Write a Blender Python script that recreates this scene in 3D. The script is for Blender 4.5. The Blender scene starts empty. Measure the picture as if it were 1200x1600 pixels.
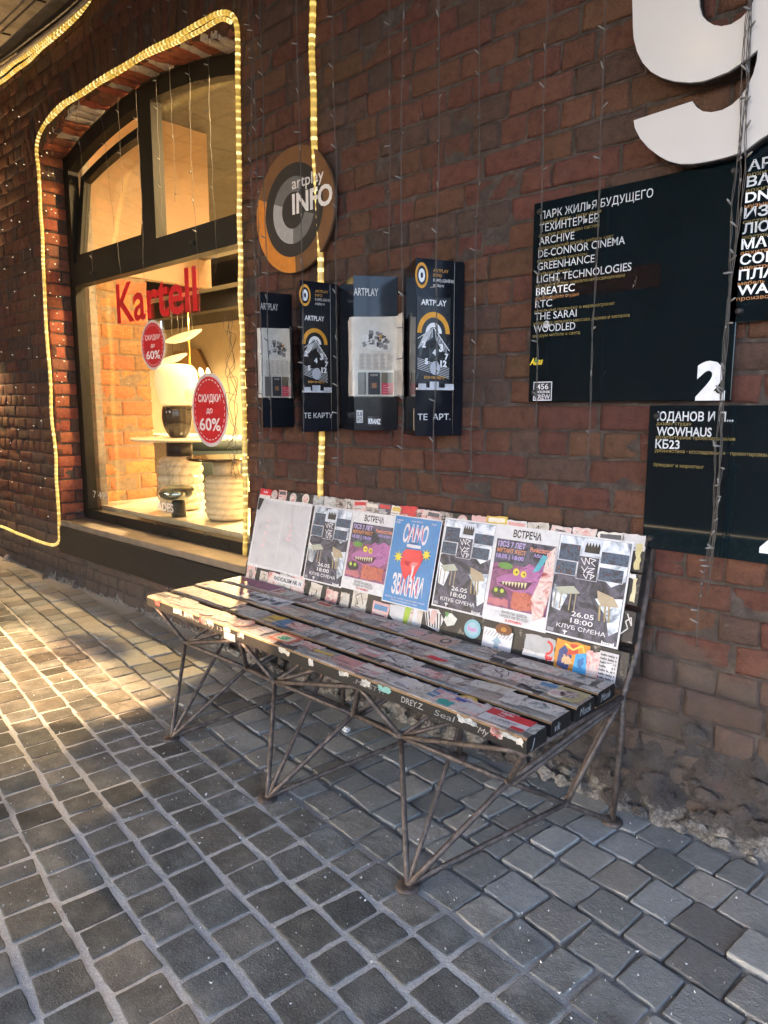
import bpy, math, random
from mathutils import Vector, Matrix, noise
random.seed(7)
PI = math.pi
R = math.radians
scene = bpy.context.scene
COL = scene.collection

# ------------------------------------------------------------------ camera
CAM = Vector((0.0, -2.15, 1.29))
PITCH, YAW, FPX = R(8.4), R(43.0), 1110.0
cd = bpy.data.cameras.new("camera")
cam = bpy.data.objects.new("camera", cd)
COL.objects.link(cam)
cam.location = CAM
cam.rotation_euler = (PI / 2 - PITCH, 0, YAW)
cd.sensor_fit = 'VERTICAL'
cd.sensor_height = 24.0
cd.lens = FPX / 1600.0 * 24.0
cd.clip_start = 0.02
cd.clip_end = 500
scene.camera = cam

# ------------------------------------------------------------------ light
EXPO = 3.4
K = 2.0 ** -EXPO                      # lamps are given in displayed units
SUN_DIR = Vector((-0.52, -0.80, 0.40)).normalized()     # towards the sun
w = bpy.data.worlds.new("World")
scene.world = w
w.use_nodes = True
nt = w.node_tree
sky = nt.nodes.new("ShaderNodeTexSky")
sky.sky_type = 'NISHITA'
sky.sun_disc = False
sky.sun_elevation = math.asin(SUN_DIR.z)
sky.air_density = 0.55; sky.dust_density = 2.2; sky.ozone_density = 0.5
sky.sun_rotation = math.atan2(SUN_DIR.x, SUN_DIR.y)
nt.links.new(sky.outputs[0], nt.nodes["Background"].inputs[0])
nt.nodes["Background"].inputs[1].default_value = 0.15
sl = bpy.data.lights.new("sun", 'SUN')
sl.energy = 2.0
sl.angle = R(0.5)
sl.color = (1.0, 0.60, 0.32)
so = bpy.data.objects.new("sun", sl)
so.rotation_euler = SUN_DIR.to_track_quat('Z', 'Y').to_euler()
so.location = (-4, -8, 8)
COL.objects.link(so)
scene.view_settings.view_transform = 'Standard'
scene.view_settings.look = 'None'
scene.view_settings.exposure = EXPO
scene.view_settings.gamma = 1
scene.cycles.max_bounces = 8
scene.cycles.diffuse_bounces = 4
scene.cycles.glossy_bounces = 3
scene.cycles.transparent_max_bounces = 12
scene.cycles.use_denoising = True
scene.cycles.sample_clamp_indirect = 4.0

# ------------------------------------------------------------------ helpers
def at(px, py, y=0.0):
    """point on the plane y where a sight line of the photograph meets it"""
    m = cam.rotation_euler.to_matrix()
    d = m @ Vector(((px - 600) / FPX, (800 - py) / FPX, -1))
    return CAM + d * ((y - CAM.y) / d.y)

def at_z(px, py, z=0.0):
    m = cam.rotation_euler.to_matrix()
    d = m @ Vector(((px - 600) / FPX, (800 - py) / FPX, -1))
    return CAM + d * ((z - CAM.z) / d.z)

def nz(p, s=1.0):
    return noise.noise(Vector(p) * s)

class MB:
    def __init__(s):
        s.v = []; s.f = []; s.m = []; s.c = []; s.smooth = []
        s.mats = []; s.mi = 0; s.col = (1, 1, 1); s.sm = False
    def mat(s, m):
        if m not in s.mats: s.mats.append(m)
        s.mi = s.mats.index(m); return s
    def add(s, vs, fs, M=None, smooth=None):
        b = len(s.v)
        for p in vs: s.v.append(tuple(M @ Vector(p)) if M else tuple(p))
        sm = s.sm if smooth is None else smooth
        for f in fs:
            s.f.append([b + i for i in f]); s.m.append(s.mi); s.c.append(s.col); s.smooth.append(sm)
    def box(s, a, b, M=None, bev=0.0):
        (x0, y0, z0), (x1, y1, z1) = a, b
        if bev <= 0:
            s.add([(x0,y0,z0),(x1,y0,z0),(x1,y1,z0),(x0,y1,z0),(x0,y0,z1),(x1,y0,z1),(x1,y1,z1),(x0,y1,z1)],
                  [(0,3,2,1),(4,5,6,7),(0,1,5,4),(1,2,6,5),(2,3,7,6),(3,0,4,7)], M)
        else:
            e = min(bev, (x1-x0)*.45, (y1-y0)*.45, (z1-z0)*.45)
            vs = []; idx = {}
            for ix, (X, sx) in enumerate(((x0,1),(x1,-1))):
                for iy, (Y, sy) in enumerate(((y0,1),(y1,-1))):
                    for iz, (Z, sz) in enumerate(((z0,1),(z1,-1))):
                        for k in range(3):
                            p = [X+sx*e, Y+sy*e, Z+sz*e]; p[k] = (X,Y,Z)[k]
                            idx[ix,iy,iz,k] = len(vs); vs.append(p)
            fs = []
            g = lambda a,b,c,k: idx[a,b,c,k]
            for k in range(3):
                o = [i for i in range(3) if i != k]
                for side in (0,1):
                    q = []
                    for u, v_ in ((0,0),(1,0),(1,1),(0,1)):
                        t = [0,0,0]; t[k] = side; t[o[0]] = u; t[o[1]] = v_; q.append(g(*t,k))
                    fs.append(q)
                for u in (0,1):
                    for v_ in (0,1):
                        q = []
                        for e_, kk in ((0,o[0]),(0,o[1]),(1,o[1]),(1,o[0])):
                            t = [0,0,0]; t[k] = e_; t[o[0]] = u; t[o[1]] = v_; q.append(g(*t,kk))
                        fs.append(q)
            for a_ in (0,1):
                for b_ in (0,1):
                    for c_ in (0,1): fs.append([g(a_,b_,c_,0), g(a_,b_,c_,1), g(a_,b_,c_,2)])
            s.add(vs, fs, M)
    def tube(s, pts, r, n=8, cap=True, smooth=True, cols=None):
        pts = [Vector(p) for p in pts]
        b = len(s.v)
        rr = r if isinstance(r, (list, tuple)) else [r]*len(pts)
        ref = None
        for i, p in enumerate(pts):
            t = (pts[min(i+1, len(pts)-1)] - pts[max(i-1, 0)]).normalized()
            if ref is None:
                ref = Vector((0,0,1)) if abs(t.z) < .9 else Vector((1,0,0))
            a = t.cross(ref)
            if a.length < 1e-5: a = t.orthogonal()
            a.normalize(); ref = a.cross(t); c = t.cross(a)
            for k in range(n):
                an = 2*PI*k/n
                s.v.append(tuple(p + a*(rr[i]*math.cos(an)) + c*(rr[i]*math.sin(an))))
        for i in range(len(pts)-1):
            for k in range(n):
                k2 = (k+1) % n
                s.f.append([b+i*n+k, b+i*n+k2, b+(i+1)*n+k2, b+(i+1)*n+k])
                s.m.append(s.mi); s.c.append(cols[i] if cols else s.col); s.smooth.append(smooth)
        if cap:
            for q in ([b+k for k in range(n)][::-1], [b+(len(pts)-1)*n+k for k in range(n)]):
                s.f.append(q); s.m.append(s.mi); s.c.append(s.col); s.smooth.append(False)
    def lathe(s, prof, c=(0,0,0), n=32, rib=None, smooth=True):
        b = len(s.v); c = Vector(c)
        for r, z in prof:
            for k in range(n):
                an = 2*PI*k/n
                q = r*(1 + (rib[1]*abs(math.cos(rib[0]*an/2)) if rib else 0))
                s.v.append((c.x+q*math.cos(an), c.y+q*math.sin(an), c.z+z))
        for i in range(len(prof)-1):
            for k in range(n):
                k2 = (k+1) % n
                s.f.append([b+i*n+k, b+i*n+k2, b+(i+1)*n+k2, b+(i+1)*n+k])
                s.m.append(s.mi); s.c.append(s.col); s.smooth.append(smooth)
        s.f.append([b+k for k in range(n)][::-1]); s.m.append(s.mi); s.c.append(s.col); s.smooth.append(False)
        s.f.append([b+(len(prof)-1)*n+k for k in range(n)]); s.m.append(s.mi); s.c.append(s.col); s.smooth.append(False)
    def build(s, name, m=None, parent=None, recalc=True):
        me = bpy.data.meshes.new(name)
        me.from_pydata(s.v, [], s.f)
        ms = s.mats if s.mats else [m]
        for q in ms: me.materials.append(q)
        me.polygons.foreach_set("material_index", s.m)
        me.polygons.foreach_set("use_smooth", s.smooth)
        at_ = me.color_attributes.new("col", 'FLOAT_COLOR', 'CORNER')
        buf = []
        for f, c in zip(s.f, s.c):
            buf += [c[0], c[1], c[2], 1.0]*len(f)
        at_.data.foreach_set("color", buf)
        me.update()
        if recalc:
            import bmesh
            bm = bmesh.new(); bm.from_mesh(me)
            bmesh.ops.recalc_face_normals(bm, faces=bm.faces)
            bm.to_mesh(me); bm.free()
        o = bpy.data.objects.new(name, me)
        COL.objects.link(o)
        if parent: o.parent = parent
        return o

def tag(o, label=None, cat=None, group=None, kind=None):
    if label: o["label"] = label
    if cat: o["category"] = cat
    if group: o["group"] = group
    if kind: o["kind"] = kind
    return o

def thing(name, label, cat, group=None, loc=(0,0,0)):
    o = bpy.data.objects.new(name, None)
    o.empty_display_size = .05
    COL.objects.link(o); o.location = loc
    return tag(o, label, cat, group)

# ------------------------------------------------------------------ text as geometry
_tc = {}
def text_geo(body, bold=0.0, shear=0.0):
    key = (body, bold, shear)
    if key in _tc: return _tc[key]
    c = bpy.data.curves.new("text", 'FONT')
    c.body = body; c.size = 1.0; c.offset = bold; c.shear = shear; c.resolution_u = 3
    o = bpy.data.objects.new("text", c); COL.objects.link(o)
    dg = bpy.context.evaluated_depsgraph_get(); dg.update()
    me = bpy.data.meshes.new_from_object(o.evaluated_get(dg), depsgraph=dg)
    vs = [tuple(v.co) for v in me.vertices]; fs = [list(p.vertices) for p in me.polygons]
    bpy.data.objects.remove(o); bpy.data.curves.remove(c); bpy.data.meshes.remove(me)
    x0 = min(v[0] for v in vs); x1 = max(v[0] for v in vs)
    y0 = min(v[1] for v in vs); y1 = max(v[1] for v in vs)
    _tc[key] = (vs, fs, x0, x1, y0, y1)
    return _tc[key]

def outline_geo(loops, depth):
    c = bpy.data.curves.new("outline", 'CURVE'); c.dimensions = '2D'; c.fill_mode = 'BOTH'
    c.extrude = depth/2
    for L in loops:
        sp = c.splines.new('POLY'); sp.points.add(len(L)-1)
        for p, q in zip(sp.points, L): p.co = (q[0], q[1], 0, 1)
        sp.use_cyclic_u = True
    o = bpy.data.objects.new("outline", c); COL.objects.link(o)
    dg = bpy.context.evaluated_depsgraph_get(); dg.update()
    me = bpy.data.meshes.new_from_object(o.evaluated_get(dg), depsgraph=dg)
    vs = [tuple(v.co) for v in me.vertices]; fs = [list(p.vertices) for p in me.polygons]
    bpy.data.objects.remove(o); bpy.data.curves.remove(c); bpy.data.meshes.remove(me)
    return vs, fs

class Flat:
    """printed sheet: layered flat shapes in (u,v), each layer a hair above the last"""
    def __init__(s, O, U, V, step=0.00035):
        s.mb = MB(); O, U, V = Vector(O), Vector(U).normalized(), Vector(V).normalized()
        N = U.cross(V).normalized()
        s.M = Matrix(((U.x,V.x,N.x,O.x),(U.y,V.y,N.y,O.y),(U.z,V.z,N.z,O.z),(0,0,0,1)))
        s.n = 0.0; s.step = step
    def layer(s, k=1): s.n += s.step*k; return s
    def poly(s, pts, m, lay=True):
        if lay: s.layer()
        s.mb.mat(m).add([(p[0], p[1], s.n) for p in pts], [list(range(len(pts)))], s.M); return s
    def rect(s, u0, v0, u1, v1, m, lay=True, jit=0.0):
        if jit:
            pts = []
            for (a, b), (c, d) in (((u0,v0),(u1,v0)),((u1,v0),(u1,v1)),((u1,v1),(u0,v1)),((u0,v1),(u0,v0))):
                k = 5
                for i in range(k):
                    t = i/k
                    pts.append((a+(c-a)*t+random.uniform(-jit,jit), b+(d-b)*t+random.uniform(-jit,jit)))
            return s.poly(pts, m, lay)
        return s.poly([(u0,v0),(u1,v0),(u1,v1),(u0,v1)], m, lay)
    def disc(s, u, v, ru, m, rv=None, n=28, lay=True):
        rv = rv or ru
        return s.poly([(u+ru*math.cos(2*PI*i/n), v+rv*math.sin(2*PI*i/n)) for i in range(n)], m, lay)
    def ring(s, u, v, r0, r1, m, a0=0.0, a1=360.0, n=40, sq=1.0, lay=True):
        if lay: s.layer()
        vs = []; fs = []
        for i in range(n+1):
            a = R(a0+(a1-a0)*i/n)
            vs += [(u+r0*math.cos(a), v+r0*math.sin(a)*sq, s.n), (u+r1*math.cos(a), v+r1*math.sin(a)*sq, s.n)]
        for i in range(n): fs.append((2*i, 2*i+1, 2*i+3, 2*i+2))
        s.mb.mat(m).add(vs, fs, s.M); return s
    def line(s, pts, wd, m, lay=True):
        if lay: s.layer()
        for a, b in zip(pts[:-1], pts[1:]):
            d = Vector((b[0]-a[0], b[1]-a[1])); 
            if d.length < 1e-6: continue
            p = Vector((-d.y, d.x)).normalized()*wd/2
            s.mb.mat(m).add([(a[0]-p.x,a[1]-p.y,s.n),(b[0]-p.x,b[1]-p.y,s.n),(b[0]+p.x,b[1]+p.y,s.n),(a[0]+p.x,a[1]+p.y,s.n)], [(0,1,2,3)], s.M)
        return s
    def text(s, body, u, v, h, m, wid=None, bold=0.0, align='l', rot=0.0, shear=0.0, lay=True):
        """h = height of the lettering; wid squeezes or stretches to a width"""
        if lay: s.layer()
        vs, fs, x0, x1, y0, y1 = text_geo(body, bold, shear)
        base = 0.0
        k = h/0.73
        kx = k if wid is None else wid/(x1-x0)
        W = (x1-x0)*kx
        off = {'l': 0, 'c': -W/2, 'r': -W}[align]
        ca, sa = math.cos(R(rot)), math.sin(R(rot))
        out = []
        for x, y, _ in vs:
            a = (x-x0)*kx+off; b = y*k
            out.append((u+a*ca-b*sa, v+a*sa+b*ca, s.n))
        s.mb.mat(m).add(out, fs, s.M); return s
    def build(s, name, parent=None): return s.mb.build(name, parent=parent, recalc=False)

# ------------------------------------------------------------------ materials
def N(nt, t, **kw):
    n = nt.nodes.new(t)
    for k, v in kw.items(): setattr(n, k, v)
    return n

def ramp(nt, fac, stops, interp='LINEAR'):
    n = N(nt, "ShaderNodeValToRGB"); n.color_ramp.interpolation = interp
    el = n.color_ramp.elements
    while len(el) < len(stops): el.new(0.5)
    for e, (p, c) in zip(el, stops):
        e.position = p; e.color = (c[0], c[1], c[2], 1) if isinstance(c, (tuple, list)) else (c, c, c, 1)
    nt.links.new(fac, n.inputs[0]); return n.outputs[0]

def mixc(nt, fac, a, b, mode='MIX'):
    n = N(nt, "ShaderNodeMix", data_type='RGBA', blend_type=mode)
    for sock, val in ((n.inputs[0], fac), (n.inputs[6], a), (n.inputs[7], b)):
        if isinstance(val, (int, float)): sock.default_value = val
        elif isinstance(val, (tuple, list)): sock.default_value = (val[0], val[1], val[2], 1)
        else: nt.links.new(val, sock)
    return n.outputs[2]

def tex(nt, kind, scale, detail=6, coord=None, rough=.6, **kw):
    n = N(nt, kind, **kw)
    n.inputs["Scale"].default_value = scale
    if "Detail" in n.inputs: n.inputs["Detail"].default_value = detail
    if "Roughness" in n.inputs: n.inputs["Roughness"].default_value = rough
    if coord is not None: nt.links.new(coord, n.inputs["Vector"])
    return n

def newmat(name):
    m = bpy.data.materials.new(name); m.use_nodes = True
    t = m.node_tree
    b = t.nodes["Principled BSDF"]
    tc = N(t, "ShaderNodeTexCoord")
    return m, t, b, tc.outputs["Object"]

def bump(t, b, h, strength=.5, dist=.004):
    n = N(t, "ShaderNodeBump"); n.inputs["Strength"].default_value = strength
    n.inputs["Distance"].default_value = dist
    t.links.new(h, n.inputs["Height"]); t.links.new(n.outputs[0], b.inputs["Normal"])

def mat(name, col, rough=.6, metal=0.0, var=.25, vs=25, bmp=.2, bs=120, spec=.5, dist=.002, coat=0):
    m, t, b, oc = newmat(name)
    n = tex(t, "ShaderNodeTexNoise", vs, 5, oc)
    lo = tuple(max(0, c*(1-var)) for c in col); hi = tuple(min(1, c*(1+var)) for c in col)
    t.links.new(ramp(t, n.outputs["Fac"], [(.3, lo), (.7, hi)]), b.inputs["Base Color"])
    b.inputs["Roughness"].default_value = rough; b.inputs["Metallic"].default_value = metal
    b.inputs["Specular IOR Level"].default_value = spec
    b.inputs["Coat Weight"].default_value = coat
    if bmp > 0:
        nb = tex(t, "ShaderNodeTexNoise", bs, 4, oc); nb.inputs['Distortion'].default_value = .6
        bump(t, b, nb.outputs["Fac"], bmp, dist)
    return m

def glow(name, col, disp, base=(.8,.7,.5)):
    """a lamp surface; disp = brightness as it shows in the picture"""
    m, t, b, oc = newmat(name)
    b.inputs["Base Color"].default_value = (*base, 1)
    b.inputs["Emission Color"].default_value = (*col, 1)
    b.inputs["Emission Strength"].default_value = disp*K
    return m

_ink = {}
def ink(r, g, b_, rough=.55, var=.12):
    k = (r, g, b_, rough)
    if k not in _ink: _ink[k] = mat("print_ink", (r, g, b_), rough, 0, var, 40, .45, 14, .5, .007)
    return _ink[k]

def brick_mat(name, grey=True, gain=1.0, streak=False):
    m, t, b, oc = newmat(name)
    at_ = N(t, "ShaderNodeAttribute", attribute_name="col")
    big = tex(t, "ShaderNodeTexNoise", 3.0, 5, oc)
    mid = tex(t, "ShaderNodeTexNoise", 28, 7, oc, .65)
    fine = tex(t, "ShaderNodeTexNoise", 160, 5, oc, .6)
    c = mixc(t, 1.0, at_.outputs["Color"], ramp(t, mid.outputs["Fac"], [(.28, (.62,.60,.60)), (.5, (1,1,1)), (.72, (1.28,1.22,1.16))]), 'MULTIPLY')
    # soot and limewash left in patches
    c = mixc(t, ramp(t, tex(t, "ShaderNodeTexNoise", 7, 8, oc, .7).outputs["Fac"], [(.56, 0), (.74, .38)]), c, (.055*gain,.045*gain,.04*gain))
    c = mixc(t, ramp(t, tex(t, "ShaderNodeTexNoise", 13, 9, oc, .75).outputs["Fac"], [(.62, 0), (.74, .45)]), c, (.30*gain,.25*gain,.21*gain))
    if grey:
        sp = N(t, "ShaderNodeSeparateXYZ"); t.links.new(oc, sp.inputs[0])
        ad = N(t, "ShaderNodeMath", operation='MULTIPLY_ADD'); t.links.new(big.outputs["Fac"], ad.inputs[0])
        ad.inputs[1].default_value = .9; t.links.new(sp.outputs[2], ad.inputs[2])
        dust = ramp(t, ad.outputs[0], [(.5, .85), (.95, .55), (1.45, 0.0)])
        c = mixc(t, dust, c, (.100,.081,.064))
    t.links.new(c, b.inputs["Base Color"])
    b.inputs["Roughness"].default_value = .82; b.inputs["Specular IOR Level"].default_value = .3
    mx = N(t, "ShaderNodeMath", operation='MULTIPLY_ADD')
    t.links.new(mid.outputs["Fac"], mx.inputs[0]); mx.inputs[1].default_value = 1.6
    t.links.new(fine.outputs["Fac"], mx.inputs[2])
    bump(t, b, mx.outputs[0], .9, .006)
    return m

def mortar_mat():
    m, t, b, oc = newmat("lime_mortar")
    a = tex(t, "ShaderNodeTexNoise", 18, 8, oc, .7)
    f = tex(t, "ShaderNodeTexNoise", 140, 6, oc, .7)
    c = ramp(t, a.outputs["Fac"], [(.3, (.034,.026,.022)), (.5, (.062,.048,.039)), (.72, (.12,.098,.082))])
    t.links.new(c, b.inputs["Base Color"]); b.inputs["Roughness"].default_value = .95
    bump(t, b, f.outputs["Fac"], .9, .006)
    return m

M_BRICK = brick_mat("old_red_brick")
M_BRICKIN = brick_mat("shop_red_brick", False)
M_MORTAR = mortar_mat()
M_BLACKMETAL = mat("black_metal", (.012,.012,.013), .38, .2, .3, 30, .1, 200)
M_ALU = mat("dark_bronze_frame", (.016,.014,.010), .55, 0, .2, 10, .04, 300, .2)

class Frame:
    """maps (u along the wall, v up, n outward) to world"""
    def __init__(s, O, U, V=(0,0,1)):
        s.O, s.U, s.V = Vector(O), Vector(U).normalized(), Vector(V).normalized(); s.N = s.U.cross(s.V).normalized()
    def __call__(s, u, v, n): return s.O + s.U*u + s.V*v + s.N*n

def brick(mb, F, u0, u1, v0, v1, n0=.0, depth=.03, res=.032, rough=.0035, quad=None):
    """one brick with a worn, uneven face; quad = four (u,v) corners for tapered ones"""
    nx = max(3, int((u1-u0)/res)+2); ny = max(3, int((v1-v0)/res)+2)
    if quad is None: quad = [(u0,v0),(u1,v0),(u1,v1),(u0,v1)]
    j = [(random.uniform(-.004,.004), random.uniform(-.003,.003)) for _ in range(4)]
    q = [(a+c, b+d) for (a,b),(c,d) in zip(quad, j)]
    tilt = (random.uniform(-.004,.004), random.uniform(-.004,.004)); seed = random.uniform(0,50)
    vs = []; fs = []
    xs = [0, .06] + [.06+.88*i/(nx-2) for i in range(1, nx-2)] + [.94, 1] if nx > 3 else [0,.06,.94,1]
    ys = [0, .10] + [.10+.80*i/(ny-2) for i in range(1, ny-2)] + [.90, 1] if ny > 3 else [0,.10,.90,1]
    for iy, b in enumerate(ys):
        for ix, a in enumerate(xs):
            u = (q[0][0]*(1-a)+q[1][0]*a)*(1-b)+(q[3][0]*(1-a)+q[2][0]*a)*b
            v = (q[0][1]*(1-a)+q[1][1]*a)*(1-b)+(q[3][1]*(1-a)+q[2][1]*a)*b
            edge = ix in (0, len(xs)-1) or iy in (0, len(ys)-1)
            p = Vector((u*14, v*14, seed))
            n = n0 + rough*1.6*noise.noise(p) + rough*noise.noise(p*3) + tilt[0]*(a-.5) + tilt[1]*(b-.5)
            if edge:
                n -= .0045
                u += .004*noise.noise(p*2.2); v += .004*noise.noise(p*2.2+Vector((9,3,1)))
            ch = noise.noise(Vector((u*5, v*9, seed)))
            if ch > .42: n -= (ch-.42)*.05
            vs.append(tuple(F(u, v, n)))
    W = len(xs); H = len(ys)
    for iy in range(H-1):
        for ix in range(W-1):
            fs.append((iy*W+ix, iy*W+ix+1, (iy+1)*W+ix+1, (iy+1)*W+ix))
    rim = [ix for ix in range(W)] + [iy*W+W-1 for iy in range(1,H)] + [(H-1)*W+ix for ix in range(W-2,-1,-1)] + [iy*W for iy in range(H-2,0,-1)]
    base = len(vs)
    for r_ in rim: vs.append(tuple(Vector(vs[r_]) - F.N*depth))
    L = len(rim)
    for i in range(L): fs.append((rim[i], base+i, base+(i+1)%L, rim[(i+1)%L]))
    mb.add(vs, fs, smooth=True)

def brick_col(k=1.0, red=(.112,.051,.033)):
    r_ = random.random()
    f = random.uniform(.87, 1.10)*k
    if r_ < .025: return (.070*f, .046*f, .036*f)
    if r_ < .22: return (red[0]*.75*f, red[1]*1.0*f, red[2]*1.15*f)
    if r_ < .30: return (red[0]*1.12*f, red[1]*1.12*f, red[2]*1.05*f)
    return (red[0]*f, red[1]*f*random.uniform(.85,1.15), red[2]*f)

# opening of the shop window in the wall (metres)
OX0, OX1, OSP, ORISE, OSILL = -5.225, -2.955, 2.99, .175, .245
OXC = (OX0+OX1)/2; OH = (OX1-OX0)/2
ORAD = (OH*OH+ORISE*ORISE)/(2*ORISE); OZC = OSP+ORISE-ORAD
def arch_z(x, grow=0.0):
    d = (ORAD+grow)**2-(x-OXC)**2
    return OZC+math.sqrt(max(0, d))
WX0, WX1, WZ1 = -9.2, 1.6, 3.9
FW = Frame((0,0,0), (1,0,0))

def brick_wall():
    root = thing("brick_wall", "old red brick wall with rough mortar joints that carries the window, the signs and the number", "wall")
    mb = MB(); mb.mat(M_BRICK)
    COURSE = .0865; ST = .232; J = .0085
    row = 0; z = .005; RING = .27
    while z < WZ1:
        h = COURSE-J+random.uniform(-.002,.002)
        head = row % 2 == 1
        L = ST/2 if head else ST
        x = WX0 + (ST/4 if head else 0) + random.uniform(-.01,.01)
        while x < WX1:
            l = L+random.uniform(-.006,.006)
            if head and random.random() < .16: l = ST
            if not head and random.random() < .10: l = ST/2
            a, b = x, x+l-J
            x += l
            zc = z+h/2
            # leave out the opening and its brick arch
            pieces = [(a, b)]
            if zc > OSILL and zc < OSP+.02:
                pieces = []
                if a < OX0-.02: pieces.append((a, min(b, OX0-.002)))
                if b > OX1+.02: pieces.append((max(a, OX1+.002), b))
            elif zc >= OSP+.02:
                out = []
                for p, q in pieces:
                    mid = (p+q)/2
                    if OX0-.30 < mid < OX1+.30 and zc < arch_z(mid, RING)-.02 and abs(mid-OXC) < OH+.22: continue
                    out.append((p, q))
                pieces = out
            for p, q in pieces:
                if q-p < .03: continue
                g = 1.0
                mb.col = brick_col(g)
                brick(mb, FW, p, q, z, z+h, random.uniform(-.003,.004))
        z += COURSE; row += 1
    # the brick arch over the window: upright bricks fanning out
    n = 34; half = math.asin(min(1, (OH+.19)/ORAD))
    for i in range(n):
        a0 = -half+2*half*i/n; a1 = -half+2*half*(i+1)/n-.004
        r0 = ORAD+.003; r1 = ORAD+RING-.012
        q = [(OXC+r0*math.sin(a0), OZC+r0*math.cos(a0)), (OXC+r0*math.sin(a1), OZC+r0*math.cos(a1)),
             (OXC+r1*math.sin(a1), OZC+r1*math.cos(a1)), (OXC+r1*math.sin(a0), OZC+r1*math.cos(a0))]
        mb.col = brick_col(.85)
        brick(mb, FW, q[0][0], q[1][0], q[0][1], q[2][1], random.uniform(-.004,.004), quad=q)
    mb.build("brickwork", parent=root)
    # left reveal and the underside of the arch
    mr = MB(); mr.mat(M_BRICK)
    FL = Frame((OX0, 0, 0), (0,1,0))
    z = OSILL+.01; row = 0
    while z < OSP:
        mr.col = brick_col(1.15, (.25,.075,.04))
        if row % 2: brick(mr, FL, .004, .17, z, z+.074, random.uniform(-.004,.003))
        else:
            brick(mr, FL, .004, .105, z, z+.074, random.uniform(-.004,.003)); mr.col = brick_col(1.1)
            brick(mr, FL, .117, .17, z, z+.074, random.uniform(-.008,.0))
        z += COURSE; row += 1
    nh = 31; ha = math.asin(OH/ORAD)
    for i in range(nh):
        a0 = -ha+2*ha*i/nh; a1 = -ha+2*ha*(i+1)/nh; am = (a0+a1)/2
        c = Vector((OXC+ORAD*math.sin(am), 0, OZC+ORAD*math.cos(am)))
        FS = Frame(c, (math.cos(am), 0, -math.sin(am)), (0,1,0))
        wdt = ORAD*(a1-a0)/2-.005
        FS.N = -Vector((math.sin(am), 0, math.cos(am)))
        mr.col = brick_col(1.1, (.25,.075,.04)) if random.random() < .7 else (.42,.38,.33)
        brick(mr, FS, -wdt, wdt, .004, .17, random.uniform(-.005,.004), rough=.006)
    mr.build("reveal_brickwork", parent=root)
    # mortar behind the bricks, with the opening left free
    mm = MB(); mm.mat(M_MORTAR)
    Y = .006
    n = 24
    top = [(OX0+(OX1-OX0)*i/n) for i in range(n+1)]
    def sheet(x0, x1, z0, z1, y=Y):
        mm.box((x0, y, z0), (x1, y+.30, z1))
    sheet(WX0, OX0-.012, -.1, WZ1+.1); sheet(OX1+.012, WX1, -.1, WZ1+.1); sheet(OX0-.012, OX1+.012, -.1, OSILL-.004)
    vs = []; fs = []
    for x in [OX0-.012]+top+[OX1+.012]:
        zz = max(OSP-.01, arch_z(min(max(x, OX0), OX1))+.014)
        vs += [(x, Y, zz), (x, Y, WZ1+.1), (x, .30, WZ1+.1), (x, .30, zz)]
    for i in range(len(vs)//4-1):
        for k in range(4): fs.append((i*4+k, i*4+(k+1)%4, (i+1)*4+(k+1)%4, (i+1)*4+k))
    fs += [(0,1,2,3), tuple(len(vs)-4+k for k in range(4))]
    mm.add(vs, fs)
    mm.build("mortar_bed", parent=root)
    # crumbled foot of the wall: rubble, old plaster and lime
    m, t, b, oc = newmat("crumbled_plaster")
    a = tex(t, "ShaderNodeTexNoise", 9, 8, oc, .7); f = tex(t, "ShaderNodeTexNoise", 90, 7, oc, .7)
    c = ramp(t, a.outputs["Fac"], [(.25, (.034,.029,.026)), (.45, (.078,.067,.060)), (.6, (.10,.084,.074)), (.78, (.15,.085,.07))])
    sp = N(t, "ShaderNodeSeparateXYZ"); t.links.new(oc, sp.inputs[0])
    ad = N(t, "ShaderNodeMath", operation='MULTIPLY_ADD')
    t.links.new(tex(t, "ShaderNodeTexNoise", 6, 8, oc, .72).outputs["Fac"], ad.inputs[0]); ad.inputs[1].default_value = -.5
    zs = N(t, 'ShaderNodeMath', operation='ADD'); t.links.new(sp.outputs[2], zs.inputs[0]); zs.inputs[1].default_value = .5; t.links.new(zs.outputs[0], ad.inputs[2])
    c = mixc(t, ramp(t, ad.outputs[0], [(.255, .9), (.30, .0)]), c, mixc(t, ramp(t, f.outputs["Fac"], [(.35,0),(.6,1)]), (.17,.155,.135), (.44,.41,.36)))
    t.links.new(c, b.inputs["Base Color"]); b.inputs["Roughness"].default_value = .95
    mx = N(t, "ShaderNodeMath", operation='MULTIPLY_ADD'); t.links.new(a.outputs["Fac"], mx.inputs[0]); mx.inputs[1].default_value = 1.5
    t.links.new(f.outputs["Fac"], mx.inputs[2]); bump(t, b, mx.outputs[0], 1.0, .022)
    mp = MB(); mp.mat(m)
    nx, nzz = 1300, 64
    X0, X1, ZT = WX0, WX1, .62
    vs = []; fs = []
    for iz in range(nzz+1):
        z = ZT*iz/nzz
        for ix in range(nx+1):
            x = X0+(X1-X0)*ix/nx
            p = Vector((x, 0, z))
            big = noise.fractal(p*2.3+Vector((3,1,0)), 1, 2, 4)
            rub = noise.voronoi(p*7.5+Vector((noise.noise(p*6)*.4, 0, noise.noise(p*6+Vector((5,5,5)))*.4)))[0]
            lump = (rub[1]-rub[0])
            ht = .06+.17*max(0, min(1, (x+3.0)/.8))
            cov = (ht-z)/.10 + big*1.7
            y = .010 - .017*max(-1, min(1.0, cov)) - .060*min(.7, lump*1.1)*max(0, min(1, cov)) - .013*noise.noise(p*22)-.014*noise.noise(p*11)-.006*noise.noise(p*55)
            if z < .07: y -= .03*(1-z/.07)*(1+.8*noise.noise(p*9))*max(.25, min(1, (x+3.6)/.6))
            vs.append((x, y, z-.02))
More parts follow.
